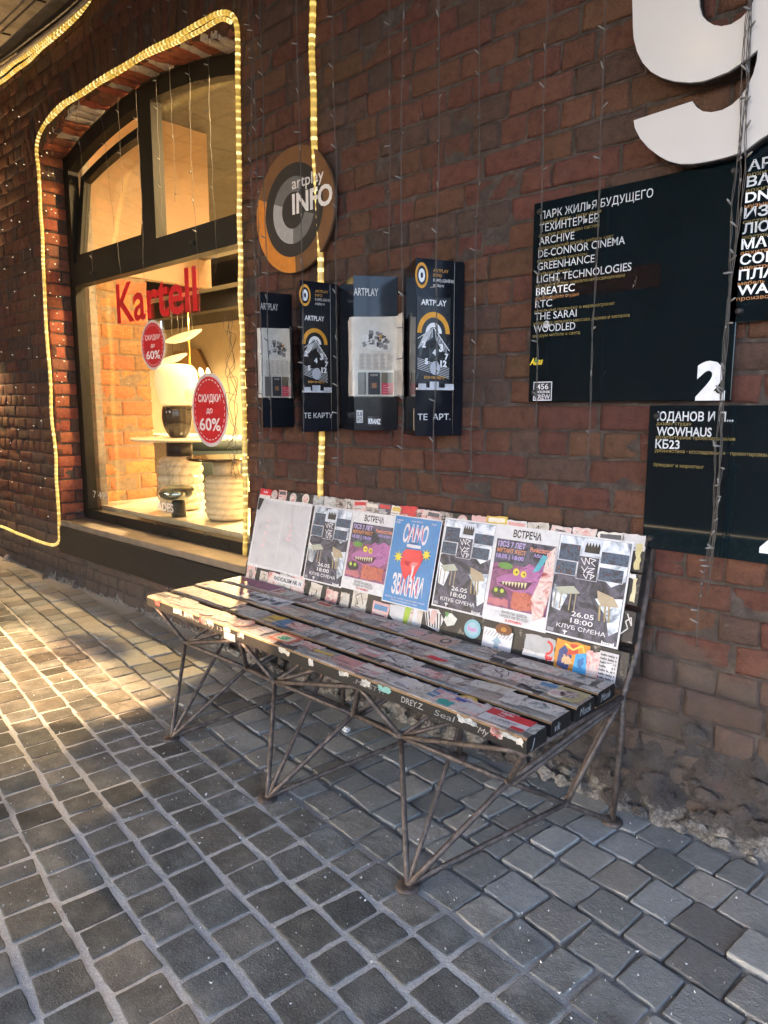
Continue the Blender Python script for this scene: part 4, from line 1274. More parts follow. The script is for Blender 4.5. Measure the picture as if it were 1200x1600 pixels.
            for k, p in enumerate(P):
                for zz in (zb-.004, zb+.10): vs.append((p.x+.003, p.y-.006, zz))
            b.add(vs, [(k*2, (k+1)*2, (k+1)*2+1, k*2+1) for k in range(n-1)], smooth=True); b.build("clear_pocket", parent=t, recalc=False)
            if i == 2:
                K_ = Flat(Vector((tx+.0008,ty-.0004,0)), U, (0,0,1))
                K_.rect(.052, z0+.018, .110, z0+.056, BK); K_.text("KRAMZ", .081, z0+.026, .020, ink(.78,.79,.80), wid=.050, align='c', bold=.05, rot=-3)
                K_.rect(.008, z0+.030, .034, z0+.080, ink(.60,.60,.58)); K_.text("SUB", .021, z0+.056, .017, DG, wid=.021, align='c', bold=.02); K_.text("HTS", .021, z0+.035, .017, DG, wid=.021, align='c', bold=.02)
                tag(K_.build("sticker", parent=t), "white KRAMZ sticker and a small grey lettered one")
        # strip of tape on the slanted left side
        if i == 3:
            b = MB(); b.mat(mat("torn_tape", (.45,.38,.27), .6)); V = Vector((lx-tx, ry-ty, 0)); Sx = Flat(Vector((tx,ty,0))+Vector((-.0006,-.0006,0)), -V, (0,0,1))
            Sx.rect(-.030, z0+.02, -.012, z0+.10, mat("torn_tape", (.45,.38,.27), .6), jit=.002); Sx.build("tape_strip", parent=t)
racks()

# ------------------------------------------------------------------ the bench
def art(name, cols, scale=18, rough=.5, seed=0.0, dist=2.0):
    m, t, b, oc = newmat(name)
    mp = N(t, "ShaderNodeMapping"); mp.inputs["Location"].default_value = (seed, seed*1.7, seed*.3); t.links.new(oc, mp.inputs[0])
    n = tex(t, "ShaderNodeTexNoise", scale, 6, mp.outputs[0], .6); n.inputs["Distortion"].default_value = dist
    k = len(cols)
    c = ramp(t, n.outputs["Fac"], [(.30+.42*i/(k-1), q) for i, q in enumerate(cols)])
    t.links.new(c, b.inputs["Base Color"]); b.inputs["Roughness"].default_value = rough
    nb = tex(t, "ShaderNodeTexNoise", 14, 4, oc); nb.inputs['Distortion'].default_value = .6
    bump(t, b, nb.outputs["Fac"], .45, .007)
    return m
A_CLOUD = art("cloud_print", [(.04,.05,.065),(.20,.25,.31),(.55,.61,.67),(.80,.82,.83),(.46,.54,.62)], 9)
A_DARK = art("dark_print", [(.012,.012,.016),(.03,.032,.045),(.10,.10,.14),(.03,.03,.04)], 14, seed=3)
A_STAGE = art("stage_print", [(.02,.015,.02),(.035,.04,.06),(.06,.11,.17),(.03,.02,.03),(.26,.12,.11)], 30, seed=5)
A_PURP = art("purple_print", [(.05,.03,.06),(.20,.06,.13),(.27,.10,.20),(.12,.045,.11),(.05,.03,.05)], 22, seed=7)
A_BRICKP = art("red_scribble_print", [(.10,.03,.03),(.42,.10,.07),(.50,.16,.10),(.18,.06,.05)], 60, seed=9)
A_PAPER = art("creased_white_paper", [(.40,.41,.43),(.49,.50,.52),(.53,.54,.55),(.46,.47,.49)], 7, .6, 11, 1.0)
A_WHITE = ink(.60,.61,.62,.5); A_BLACK = ink(.014,.014,.016,.4)
A_SMEAR = [art("torn_paper_a", [(.05,.045,.04),(.46,.43,.39),(.62,.60,.56),(.40,.34,.29),(.66,.64,.60)], 16, .6, 2),
           art("torn_paper_b", [(.28,.05,.05),(.60,.34,.31),(.66,.60,.55),(.20,.12,.11)], 20, .6, 4),
           art("torn_paper_c", [(.04,.05,.05),(.30,.33,.33),(.56,.55,.50),(.14,.14,.13)], 24, .6, 6),
           art("torn_paper_d", [(.30,.27,.22),(.50,.46,.38),(.60,.57,.52),(.20,.17,.13)], 12, .6, 8),
           art("torn_paper_e", [(.03,.025,.025),(.24,.19,.16),(.52,.46,.42),(.10,.085,.075)], 28, .6, 10)]

def seat_mat():
    m, t, b, oc = newmat("sticker_covered_plank")
    oi = N(t, "ShaderNodeObjectInfo"); ge = N(t, "ShaderNodeNewGeometry")
    cx = N(t, "ShaderNodeCombineXYZ"); t.links.new(oi.outputs["Random"], cx.inputs[0]); t.links.new(oi.outputs["Random"], cx.inputs[1])
    sc = N(t, "ShaderNodeVectorMath", operation='SCALE'); t.links.new(cx.outputs[0], sc.inputs[0]); sc.inputs["Scale"].default_value = 37
    ad = N(t, "ShaderNodeVectorMath", operation='ADD'); t.links.new(oc, ad.inputs[0]); t.links.new(sc.outputs[0], ad.inputs[1])
    co = ad.outputs[0]
    v = N(t, "ShaderNodeTexVoronoi", distance='CHEBYCHEV'); v.inputs["Scale"].default_value = 11; t.links.new(co, v.inputs["Vector"])
    sp = N(t, "ShaderNodeSeparateColor"); t.links.new(v.outputs["Color"], sp.inputs[0])
    base = ramp(t, sp.outputs[0], [(0, (.36,.34,.31)), (.16, (.54,.52,.49)), (.30, (.10,.09,.085)), (.42, (.44,.37,.31)), (.55, (.33,.34,.33)), (.68, (.48,.38,.35)), (.80, (.22,.19,.17)), (.90, (.56,.54,.51))], 'CONSTANT')
    st = N(t, "ShaderNodeMapping"); st.inputs["Scale"].default_value = (1, 2.2, 1); t.links.new(co, st.inputs[0])
    n1 = tex(t, "ShaderNodeTexNoise", 38, 8, st.outputs[0], .72); n1.inputs["Distortion"].default_value = 1.2
    n2 = tex(t, "ShaderNodeTexNoise", 17, 8, co, .7); n2.inputs["Distortion"].default_value = 2
    c = mixc(t, ramp(t, n1.outputs["Fac"], [(.33, .85), (.45, .2), (.58, 0)]), base, (.035,.030,.026))
    c = mixc(t, ramp(t, n2.outputs["Fac"], [(.55, 0), (.64, .75)]), c, (.52,.50,.47))
    c = mixc(t, ramp(t, n2.outputs["Fac"], [(.28, .8), (.38, 0)]), c, (.06,.05,.045))
    n3 = tex(t, "ShaderNodeTexNoise", 9, 7, co, .7)
    c = mixc(t, ramp(t, n3.outputs["Fac"], [(.60, 0), (.68, .5)]), c, (.40,.16,.13))
    # flanks keep their black paint, with chips down to the wood on the arrises
    nr = N(t, "ShaderNodeSeparateXYZ"); t.links.new(ge.outputs["Normal"], nr.inputs[0])
    blk = mixc(t, ramp(t, n1.outputs["Fac"], [(.66, 0), (.72, 1)]), (.007,.0065,.0065), (.16,.14,.12))
    up = ramp(t, nr.outputs[2], [(.85, 0), (.95, 1)])
    edge = ramp(t, nr.outputs[2], [(.30, 0), (.45, 1), (.85, 1), (.93, 0)])
    c2 = mixc(t, up, blk, c)
    c2 = mixc(t, edge, c2, mixc(t, n1.outputs["Fac"], (.05,.035,.025), (.42,.25,.10)))
    t.links.new(c2, b.inputs["Base Color"]); b.inputs["Roughness"].default_value = .55
    mx = N(t, "ShaderNodeMath", operation='MULTIPLY_ADD'); t.links.new(n1.outputs["Fac"], mx.inputs[0]); mx.inputs[1].default_value = .8
    t.links.new(v.outputs["Distance"], mx.inputs[2]); bump(t, b, mx.outputs[0], .55, .003)
    return m
M_SEAT = seat_mat()
def back_mat():
    m, t, b, oc = newmat("black_painted_plank")
    n1 = tex(t, "ShaderNodeTexNoise", 34, 8, oc, .7)
    c = ramp(t, n1.outputs["Fac"], [(.3, (.008,.008,.008)), (.58, (.022,.02,.019)), (.66, (.22,.19,.16))])
    t.links.new(c, b.inputs["Base Color"]); b.inputs["Roughness"].default_value = .5
    bump(t, b, n1.outputs["Fac"], .4, .003); return m
M_BACK = back_mat()
def rust_mat():
    m, t, b, oc = newmat("rusty_steel_rod")
    n = tex(t, "ShaderNodeTexNoise", 40, 7, oc, .7); f = tex(t, "ShaderNodeTexNoise", 260, 4, oc)
    c = ramp(t, n.outputs["Fac"], [(.3, (.035,.026,.022)), (.5, (.095,.074,.062)), (.7, (.17,.135,.115))])
    t.links.new(c, b.inputs["Base Color"]); b.inputs["Roughness"].default_value = .55; b.inputs["Metallic"].default_value = .35
    bump(t, b, f.outputs["Fac"], .5, .002); return m
M_ROD = rust_mat()

SHR = -.020
def bp(x, y, z): return Vector((x, y+SHR*(x+.9), z))
BK, BY0, BZ0 = .25, -.146, .455          # slant of the backrest
def back_y(z): return BY0+BK*(z-BZ0)

def bench():
    root = thing("bench", "long street bench of black planks covered in stickers and posters on a rusty rod frame", "bench")
    XL, XR = -2.80, -.880
    # --- seat planks
    planks = []
    rnd = random.Random(21)
    for k, (y0, y1) in enumerate(((-.690,-.592),(-.567,-.463),(-.437,-.330),(-.304,-.196))):
        b = MB(); b.mat(M_SEAT)
        e0, e1 = XL+rnd.uniform(-.02,.02)-(.03 if k else 0), XR+rnd.uniform(-.004,.008)
        n = 24; zt = .475; th = .043
        # cross-section with worn round arrises, bent very slightly along its length
        prof = [(y0,zt-th),(y0,zt-.007),(y0+.003,zt-.002),(y0+.009,zt),(y1-.009,zt),(y1-.003,zt-.002),(y1,zt-.007),(y1,zt-th)]
        vs = []
        for i in range(n+1):
            x = e0+(e1-e0)*i/n; dz = .0025*noise.noise(Vector((x*2.2,k*3,1))); dy = .002*noise.noise(Vector((x*2,k*5,8)))
            for y, z in prof: vs.append(tuple(bp(x, y+dy, z+dz)))
        m_ = len(prof)
        fs = [(i*m_+j, (i+1)*m_+j, (i+1)*m_+(j+1)%m_, i*m_+(j+1)%m_) for i in range(n) for j in range(m_)]
        fs += [tuple(range(m_)), tuple(n*m_+j for j in range(m_-1,-1,-1))]
        b.add(vs, fs); planks.append((b.build("seat_plank", parent=root), e0, e1, y0, y1, zt))
    # --- stickers on the seat
    def sticker(O, U, V, w_, h_, r_, parent, lab=None, kind=None, dense=False):
        S = Flat(O, U, V, .0003)
        j = .0025 if not dense else .0042
        kind = kind if kind is not None else r_.choice([0,0,0,1,1,2,0,1,4,5,3] if dense else [0,1,2,3,4,5,6])
        pal = [(.62,.60,.57),(.55,.05,.05),(.66,.62,.54),(.08,.08,.09),(.58,.30,.28),(.08,.20,.36),(.62,.44,.08),(.58,.36,.34),(.52,.51,.50)]
        if kind in (0, 1, 2): S.rect(0,0,w_,h_,A_SMEAR[r_.randrange(5)],jit=j)
        elif kind == 3: S.disc(w_/2,h_/2,min(w_,h_)/2,ink(*pal[r_.randrange(9)]),n=22); S.disc(w_/2,h_/2,min(w_,h_)*.36,A_SMEAR[r_.randrange(5)],n=20)
        else: S.rect(0,0,w_,h_,ink(*pal[r_.randrange(9)]),jit=j)
        if kind in (1, 4, 5, 6):
            c2 = ink(*pal[r_.randrange(9)])
            if r_.random() < .6: S.rect(.1*w_,.55*h_,.9*w_,.86*h_,c2,jit=.001)
            S.layer()
            for q in range(r_.randrange(2,5)):
                v0 = h_*(.12+.10*q); S.rect(.1*w_, v0, w_*r_.uniform(.4,.9), v0+h_*.05, ink(*pal[r_.choice([0,3,8])]), lay=False)
        if kind == 2:
            pts = [(w_*r_.uniform(.15,.85), h_*r_.uniform(.15,.85)) for _ in range(7)]; S.line(pts, .003, A_BLACK)
        if kind == 0 and r_.random() < .5:
            S.poly([(w_*(.5+.33*r_.uniform(.6,1)*math.cos(2*PI*i/9)), h_*(.5+.36*r_.uniform(.6,1)*math.sin(2*PI*i/9))) for i in range(9)], A_SMEAR[r_.randrange(5)])
        o = S.build("sticker", parent=parent)
        if lab: tag(o, lab)
        return o
    r_ = random.Random(77)
    def on_seat(pl, x, y, rot, n=0.0): 
        a = R(rot); O = bp(x, y, pl[5]+.0026+n)
        return O, Vector((math.cos(a), math.sin(a), 0)), Vector((-math.sin(a), math.cos(a), 0))
    for k, pl in enumerate(planks):
        o, e0, e1, y0, y1, zt = pl
        x = e0+.02
        cnt = 0
        while x < e1-.10 and cnt < 24:
            w_ = r_.uniform(.055,.135); h_ = r_.uniform(.045,.082)
            if r_.random() < .9:
                O, U, V = on_seat(pl, x, y0+.008+r_.uniform(0, max(.001,.088-h_)), r_.gauss(0,4), .0001*cnt)
                sticker(O, U, V, w_, h_, r_, o, dense=True); cnt += 1
            x += w_*r_.uniform(.6,1.05)
    # the ones one can recognise
    RED = ink(.60,.02,.03,.4)
    pl = planks[0]
    O, U, V = on_seat(pl, -1.035, -.683, 0, .0022)
    S = Flat(O, U, V); S.rect(0,0,.138,.076,ink(.66,.64,.62)); S.rect(.0,.040,.138,.076,RED); S.rect(.10,.0,.138,.016,RED)
    S.text("Hello", .036,.058,.013,A_WHITE,bold=.03); S.text("Hallo", .036,.044,.008,A_WHITE,bold=.02); S.text("ZUPER", .03,.014,.015,ink(.30,.30,.32),bold=.02)
    tag(S.build("sticker", parent=pl[0]), "red and white hello sticker at the right end of the front plank")
    O, U, V = on_seat(pl, -1.20, -.684, -2, .0022)
    S = Flat(O, U, V); S.rect(0,0,.16,.078,A_SMEAR[1],jit=.002); S.rect(.02,.0,.07,.03,ink(.05,.35,.30),jit=.004); S.rect(.05,.05,.10,.066,ink(.06,.09,.34)); S.rect(.09,.02,.16,.06,ink(.55,.54,.52),jit=.003); tag(S.build("sticker", parent=pl[0]), "torn pink and blue paper on the front plank")
    O, U, V = on_seat(pl, -1.965, -.672, 0, .0022)
    S = Flat(O, U, V); S.rect(0,0,.115,.074,ink(.50,.14,.09)); S.rect(.012,.010,.095,.060,ink(.50,.50,.42)); S.text("SB",.028,.02,.030,ink(.04,.28,.19),bold=.06,shear=.3); tag(S.build("sticker", parent=pl[0]), "orange bordered sticker with a green monogram on the front plank")
    O, U, V = on_seat(planks[3], -1.56, -.300, -3, .0022)
    S = Flat(O, U, V); S.rect(0,0,.125,.070,ink(.50,.33,.28),jit=.002); S.disc(.085,.038,.022,A_BLACK); S.disc(.085,.038,.012,ink(.55,.45,.40)); tag(S.build("sticker", parent=planks[3][0]), "pink sticker with a black eye on the rear plank")
    O, U, V = on_seat(planks[2], -1.43, -.436, -3, .0022)
    S = Flat(O, U, V); S.poly([(0,.01),(.045,.0),(.08,.012),(.085,.03),(.04,.028),(.01,.03)], RED); tag(S.build("sticker", parent=planks[2][0]), "torn bright red strip")
    O, U, V = on_seat(planks[2], -.975, -.430, 2, .0022)
    S = Flat(O, U, V); S.rect(0,0,.098,.085,ink(.40,.35,.18),jit=.004); S.disc(.05,.045,.028,A_SMEAR[4]); tag(S.build("sticker", parent=planks[2][0]), "worn yellow edged sticker at the right plank end")
    # big posters pasted flat over the left end of the seat
    O, U, V = on_seat(planks[3], -2.80, -.300, 1, .002)
    S = Flat(O, U, V); S.rect(0,0,.34,.100,A_WHITE); S.rect(.012,.006,.33,.094,A_PURP); S.rect(.02,.01,.13,.05,A_BRICKP); tag(S.build("pasted_poster", parent=planks[3][0]), "purple poster pasted over the rear plank")
    O, U, V = on_seat(planks[2], -2.76, -.434, 1, .002)
    S = Flat(O, U, V); S.rect(0,0,.52,.100,A_WHITE); S.rect(.012,.006,.25,.094,A_PURP); S.rect(.26,.006,.51,.094,A_CLOUD)
    for q in range(5): S.rect(.28+.045*q,.012+.02*(q%2),.315+.045*q,.06,A_STAGE,lay=(q==0))
    tag(S.build("pasted_poster", parent=planks[2][0]), "purple and blue posters pasted over the third plank")
    O, U, V = on_seat(planks[1], -2.80, -.562, 0, .002)
    S = Flat(O, U, V); S.rect(0,0,.42,.092,ink(.52,.38,.30),jit=.003); S.rect(.02,.02,.2,.08,A_SMEAR[3],jit=.003); S.rect(.24,.03,.40,.085,A_BRICKP,jit=.003); tag(S.build("pasted_poster", parent=planks[1][0]), "salmon coloured poster pasted over the second plank")
    # chalk scribbles along the black edge of the front plank
    def scrib(): return Flat(bp(-1.30, -.6915, .436), (1, SHR, 0), (0,0,1))
    S = scrib()
    CH = ink(.34,.34,.33)
    for args, kw in ((("DREY.Z.", 0.0, .008, .019, CH), dict(wid=.085, bold=.01, shear=.2)), (("Seal", .125, .008, .018, ink(.22,.25,.26)), dict(wid=.075, shear=.2)), (("My", .275, .006, .018, CH), dict(wid=.036, shear=.4)),
                     ((".MOSTY.", -.20, .010, .016, ink(.20,.20,.19)), dict(wid=.13, shear=.2)), (("Zaumno Grey 1342", -1.24, .010, .015, ink(.24,.23,.21)), dict(wid=.36))):
        S = scrib(); S.text(*args, **kw); S.build("edge_scribble", parent=planks[0][0])
    q_ = random.Random(31)
    for k in range(22):
        S = scrib(); u = -1.46+1.86*q_.random(); h0 = q_.uniform(.012,.022)
        S.rect(u, h0, u+q_.uniform(.02,.07), .034, q_.choice(A_SMEAR) if k % 3 else ink(*q_.choice([(.45,.06,.05),(.20,.42,.38),(.52,.48,.40),(.45,.22,.25)])), jit=.004); S.build("torn_edge", parent=planks[0][0])
    for k, (tx_, wd) in enumerate((("J", .02), ("vk", .03), ("Mook", .065), ("Monk", .06))):
        pl = planks[k]; S = Flat(bp(pl[2]+.0008, pl[3]+.018, .438), (-SHR, 1, 0), (0,0,1)); S.text(tx_, 0, .004, .024, CH, wid=wd, shear=.3); S.build("end_scribble", parent=pl[0])
    # --- backrest planks
    bpl = []
    for k, (z0, z1) in enumerate(((.438,.552),(.578,.674),(.690,.787),(.789,.899))):
        b = MB(); b.mat(M_BACK); th = .035; n = 24
        e0, e1 = XL-.005+rnd.uniform(-.01,.01), -.866+rnd.uniform(-.004,.004)
        prof = [(0,z0),(0,z1-.004),(.004,z1),(th,z1),(th,z0)]
        vs = []
        for i in range(n+1):
            x = e0+(e1-e0)*i/n; dn = .002*noise.noise(Vector((x*2,k*4,2)))
            for d_, z in prof: vs.append((x, back_y(z)+d_+dn, z-d_*BK))
        m_ = len(prof)
        fs = [(i*m_+j, (i+1)*m_+j, (i+1)*m_+(j+1)%m_, i*m_+(j+1)%m_) for i in range(n) for j in range(m_)]
        fs += [tuple(range(m_)), tuple(n*m_+j for j in range(m_-1,-1,-1))]
        b.add(vs, fs); bpl.append((b.build("back_plank", parent=root), z0, z1))
    VB = Vector((0, BK, 1)).normalized(); KV = VB.z
    def on_back(x, z, off=.003, rot=0.0):
        U = Vector((1,0,0)); a = R(rot)
        return Vector((x, back_y(z)-off, z+off*BK)), U*math.cos(a)+VB*math.sin(a), VB*math.cos(a)-U*math.sin(a)
    def flat_back(x, z, off=.0045, rot=0.0): O, U, V = on_back(x, z, off, rot); return Flat(O, U, V)
    # torn stickers along the top and the foot of the backrest
    x = -2.79; top = bpl[3][0]
    while x < -.93:
        w_ = r_.uniform(.045,.10); O, U, V = on_back(x, .848+r_.uniform(0,.006), .0028, r_.gauss(0,2)); sticker(O, U, V, w_, .048, r_, top); x += w_*r_.uniform(.85,1.1)
    x = -2.79; top = bpl[0][0]
    while x < -1.72:
        w_ = r_.uniform(.05,.105); h_ = r_.uniform(.06,.10); O, U, V = on_back(x, .443+r_.uniform(0,.01), .0028, r_.gauss(0,2.5)); sticker(O, U, V, w_, h_, r_, top, kind=r_.choice([0,0,2,4])); x += w_*r_.uniform(.95,1.5)
    low = bpl[0][0]
    S = flat_back(-1.11,.450,.004); S.rect(0,0,.115,.095,ink(.62,.26,.03),jit=.003); S.poly([(.01,.01),(.05,.0),(.06,.05),(.03,.08),(.012,.06)],ink(.05,.07,.20)); S.poly([(.04,.05),(.08,.06),(.075,.09),(.05,.088)],ink(.50,.06,.03)); S.line([(.03,.085),(.06,.07),(.09,.09),(.10,.07)],.006,ink(.65,.55,.10)); S.poly([(.068,.0),(.115,.004),(.108,.07),(.072,.06)],ink(.05,.32,.60)); S.rect(.08,.02,.10,.05,ink(.03,.14,.36),jit=.004); S.rect(.03,.02,.06,.045,ink(.62,.40,.22),jit=.006); tag(S.build("sticker", parent=low), "bright orange and blue graffiti sticker low on the backrest")
    S = flat_back(-1.005,.446,.0042); S.rect(0,0,.05,.085,A_SMEAR[1],jit=.004); S.build("sticker", parent=low)
    S = flat_back(-.960,.448,.004); S.rect(0,0,.062,.092,ink(.50,.50,.51)); S.layer()
    for q in range(7): S.text("hello baby t", .004,.008+.0118*q,.0068,A_BLACK,wid=.053,bold=.04,lay=False)
    S.poly([(.02,.055),(.048,.06),(.04,.03)],ink(.66,.66,.66)); tag(S.build("sticker", parent=low), "grey sticker with repeated black lettering near the right end of the backrest")
    S = flat_back(-1.228,.466,.004); S.rect(0,0,.115,.070,ink(.40,.40,.40),jit=.003); S.rect(.0,.0,.115,.016,ink(.62,.60,.58),jit=.003); S.ring(.085,.04,.016,.024,RED,-90,90); S.rect(.085,.0,.11,.015,RED,jit=.003); tag(S.build("sticker", parent=low), "grey sticker with a red hook shape")
    S = flat_back(-1.395,.440,.004); S.rect(0,0,.120,.085,ink(.64,.64,.64)); S.layer()
    for q in range(9): S.line([(.004+.013*q,.004),(.016+.013*q,.018)],.004,A_BLACK,lay=False); S.line([(.004+.013*q,.058),(.016+.013*q,.076)],.003,ink(.3,.3,.3),lay=False)
    S.poly([(.05,.02),(.07,.02),(.07,.04),(.082,.04),(.06,.062),(.038,.04),(.05,.04)],ink(.28,.40,.48)); S.line([(.0,-.004),(.12,-.006)],.008,ink(.45,.10,.22)); tag(S.build("sticker", parent=low), "white sticker with a blue arrow")
    S = flat_back(-1.475,.474,.0042); S.disc(.032,.030,.036,ink(.20,.40,.46),.034,18); S.disc(.032,.03,.024,ink(.30,.46,.52)); S.text("Best",.032,.022,.016,ink(.50,.20,.42),wid=.04,align='c',bold=.04); tag(S.build("sticker", parent=low), "pale blue cloud shaped sticker")
    S = flat_back(-1.675,.462,.004); S.poly([(0,.075),(.025,.012),(.085,.0),(.10,.05),(.07,.08)],A_WHITE); S.layer()
    for q in range(6): S.line([(.012+.014*q,.066),(.03+.012*q,.012)],.006,A_BLACK,lay=False)
    S.poly([(.035,.03),(.06,.02),(.066,.075),(.04,.075)],ink(.55,.38,.36)); tag(S.build("sticker", parent=low), "black and white striped sticker with a pink patch")
    S = flat_back(-1.575,.49,.004); S.poly([(0,.02),(.02,.0),(.05,.01),(.06,.035),(.03,.05),(.01,.045)],ink(.58,.60,.55)); S.poly([(.0,.05),(.012,.03),(.022,.05)],ink(.10,.28,.08)); tag(S.build("sticker", parent=low), "white flower cut-out sticker")
    S = flat_back(-1.845,.448,.0045); S.poly([(0,.07),(.005,.03),(.045,.0),(.075,.012),(.08,.075)],A_PAPER); S.poly([(.08,.075),(.078,.015),(.098,.0),(.105,.04),(.112,.075)],ink(.32,.45,.05)); S.poly([(.125,.075),(.122,.02),(.14,.0),(.15,.02),(.142,.075)],A_WHITE); tag(S.build("sticker", parent=low), "torn white paper with a lime green scrap under the blue poster")
    S = flat_back(-1.345,.527,.0042); S.disc(.03,.0,.034,ink(.16,.06,.02),.02); S.disc(.03,.0,.012,ink(.5,.22,.04),.008); tag(S.build("sticker", parent=low), "brown eye shaped sticker")
    S = flat_back(-2.58,.488,.0045); S.rect(0,0,.21,.036,A_WHITE,jit=.002); S.text("RADICALISM NR. H.",.006,.008,.018,A_BLACK,wid=.195,bold=.03); tag(S.build("sticker", parent=low), "white strip with black capitals under the blank sheet")
    S = flat_back(-.892,.700,.003); S.rect(0,0,.012,.075,ink(.55,.50,.30),jit=.003); S.rect(-.004,.1,.014,.18,ink(.50,.44,.22),jit=.004); S.rect(-.014,.07,.008,.085,ink(.6,.6,.58),jit=.003); tag(S.build("sticker", parent=bpl[2][0]), "torn yellow strip at the right end")
    S = flat_back(-.905,.590,.003); S.line([(.0,.01),(.02,.03),(.01,.05),(.026,.065),(.03,.04),(.012,.075)],.0035,ink(.55,.55,.53)); S.build("sticker", parent=bpl[1][0])
    E_ = Flat((-.8655, back_y(.46)-.0+.006, .455), (0,1,0), (0,BK,1)); YL = ink(.45,.40,.12)
    for q, ch in enumerate("KOZEYS"): E_.text(ch, .006, .078-.0145*q, .010, YL, bold=.02, lay=False)
    E_.build("end_scribble", parent=low)

    # --- the seven posters (they span two planks)
    def poster(x, z, w_, h_, lab, off):
        S = flat_back(x, z, off); S.rect(0,0,w_,h_,A_WHITE); return S
    def black_poster(x, z, w_, h_, lab, off):
        S = poster(x, z, w_, h_, lab, off); m_ = .006
        S.rect(m_,m_,w_-m_,h_-m_,A_DARK); P = lambda a, b: (w_*a, h_*b)
        S.poly([P(.03,.98),P(.97,.98),P(.97,.62),P(.80,.55),P(.60,.66),P(.40,.60),P(.2,.66),P(.03,.58)],A_CLOUD)
        S.poly([P(.03,.50),P(.25,.40),P(.18,.24),P(.06,.26)],A_CLOUD); S.poly([P(.62,.42),P(.97,.46),P(.97,.16),P(.86,.10),P(.80,.26)],A_CLOUD)
        for a,b,c,d,mm in ((.05,.74,.33,.90,A_STAGE),(.62,.76,.97,.87,A_STAGE),(.03,.60,.31,.73,A_STAGE),(.62,.60,.93,.72,A_STAGE),(.33,.58,.60,.80,A_DARK)):
            S.rect(w_*a-.0015,h_*b-.0015,w_*c+.0015,h_*d+.0015,ink(.55,.58,.62),lay=False); 
        S.layer()
        for a,b,c,d,mm in ((.05,.74,.33,.90,A_STAGE),(.62,.76,.97,.87,A_STAGE),(.03,.60,.31,.73,A_STAGE),(.62,.60,.93,.72,A_STAGE),(.33,.58,.60,.80,A_DARK)): S.rect(w_*a,h_*b,w_*c,h_*d,mm,lay=False)
        S.rect(w_*.36,h_*.82,w_*.62,h_*.965,ink(.55,.60,.66)); S.layer()
        for q in range(5): S.poly([P(.39+.04*q,.84),P(.43+.04*q,.84),P(.435+.04*q,.90),P(.415+.04*q,.945),P(.395+.04*q,.90)],A_BLACK,lay=False)
        S.text("Group of five", w_*.36,h_*.805,.005,ink(.5,.52,.55),wid=w_*.26,lay=False)
        S.layer()
        for ln in ([(.36,.78),(.42,.72),(.42,.79),(.48,.73),(.47,.79),(.56,.78),(.50,.75),(.56,.72)],[(.38,.70),(.43,.66),(.47,.71),(.42,.64)],[(.47,.69),(.56,.70),(.46,.65),(.55,.66)],[(.42,.63),(.47,.59),(.48,.64),(.57,.63),(.52,.59),(.53,.645)]): S.line([P(*q) for q in ln],.0024,ink(.70,.71,.72),lay=False)
        S.poly([P(.06,.46),P(.32,.50),P(.42,.44),P(.16,.40)],ink(.38,.40,.32)); S.layer()
        for q in (.09,.17,.30,.37): S.line([P(q,.43),P(q,.26)],.004,ink(.36,.30,.20),lay=False)
        S.poly([P(.64,.50),P(.86,.46),P(.94,.38),P(.72,.36),P(.66,.42)],ink(.40,.33,.22)); S.layer()
        for q in (.70,.77,.82): S.line([P(q,.37),P(q+.02,.22)],.006,ink(.34,.27,.14),lay=False)
        S.text("26.05",w_*.50,h_*.215,h_*.048,ink(.70,.71,.72),wid=w_*.30,align='c',bold=.01); S.text("18:00",w_*.50,h_*.150,h_*.048,ink(.70,.71,.72),wid=w_*.30,align='c',bold=.01,lay=False)
        S.text("КЛУБ СМЕНА",w_*.50,h_*.085,h_*.040,ink(.66,.67,.70),wid=w_*.66,align='c',bold=.01,lay=False)
        S.text("local",w_*.95,h_*.022,h_*.026,ink(.70,.71,.72),wid=w_*.16,align='r',bold=.04,lay=False)
        S.rect(w_*.05,h_*.03,w_*.14,h_*.065,ink(.25,.26,.28)); S.line([P(.30,.07),P(.30,.025)],.004,ink(.65,.66,.68)); S.line([P(.27,.062),P(.30,.045),P(.33,.062)],.0035,ink(.65,.66,.68),lay=False)
        tag(S.build("poster", parent=root), lab)
    def meet_poster(x, z, w_, h_, lab, off):
        S = poster(x, z, w_, h_, lab, off); P = lambda a, b: (w_*a, h_*b)
        S.rect(w_*.03,h_*.15,w_*.97,h_*.85,A_PURP); S.rect(w_*.03,h_*.60,w_*.97,h_*.85,A_DARK)
        S.text("ВСТРЕЧА",w_*.5,h_*.885,h_*.075,A_BLACK,wid=w_*.44,align='c',bold=.03)
        S.text("13СЗ 7 ЛЕТ",w_*.06,h_*.775,h_*.055,ink(.42,.34,.62),wid=w_*.44,bold=.03,lay=False); S.text("МУТАНТ ФЕСТ",w_*.06,h_*.715,h_*.042,ink(.62,.24,.10),wid=w_*.46,bold=.03,lay=False); S.text("18.05 | 18:00",w_*.06,h_*.655,h_*.042,ink(.36,.28,.62),wid=w_*.44,bold=.03,lay=False); S.text("Punkсостав",w_*.94,h_*.765,h_*.045,ink(.62,.24,.14),wid=w_*.36,align='r',bold=.03,lay=False); S.text("Абсолют",w_*.94,h_*.715,h_*.035,ink(.36,.28,.60),wid=w_*.30,align='r',bold=.02,lay=False)
        # shaggy purple beast with yellow eyes
        rr = random.Random(9)
        fur = [(.95,.62),(.80,.66),(.70,.62),(.60,.64),(.50,.58),(.38,.52),(.22,.48),(.12,.44),(.14,.38),(.30,.36),(.42,.33),(.55,.33),(.66,.36),(.78,.34),(.95,.42)]
        S.poly([P(*q) for q in fur],ink(.36,.13,.30)); S.layer()
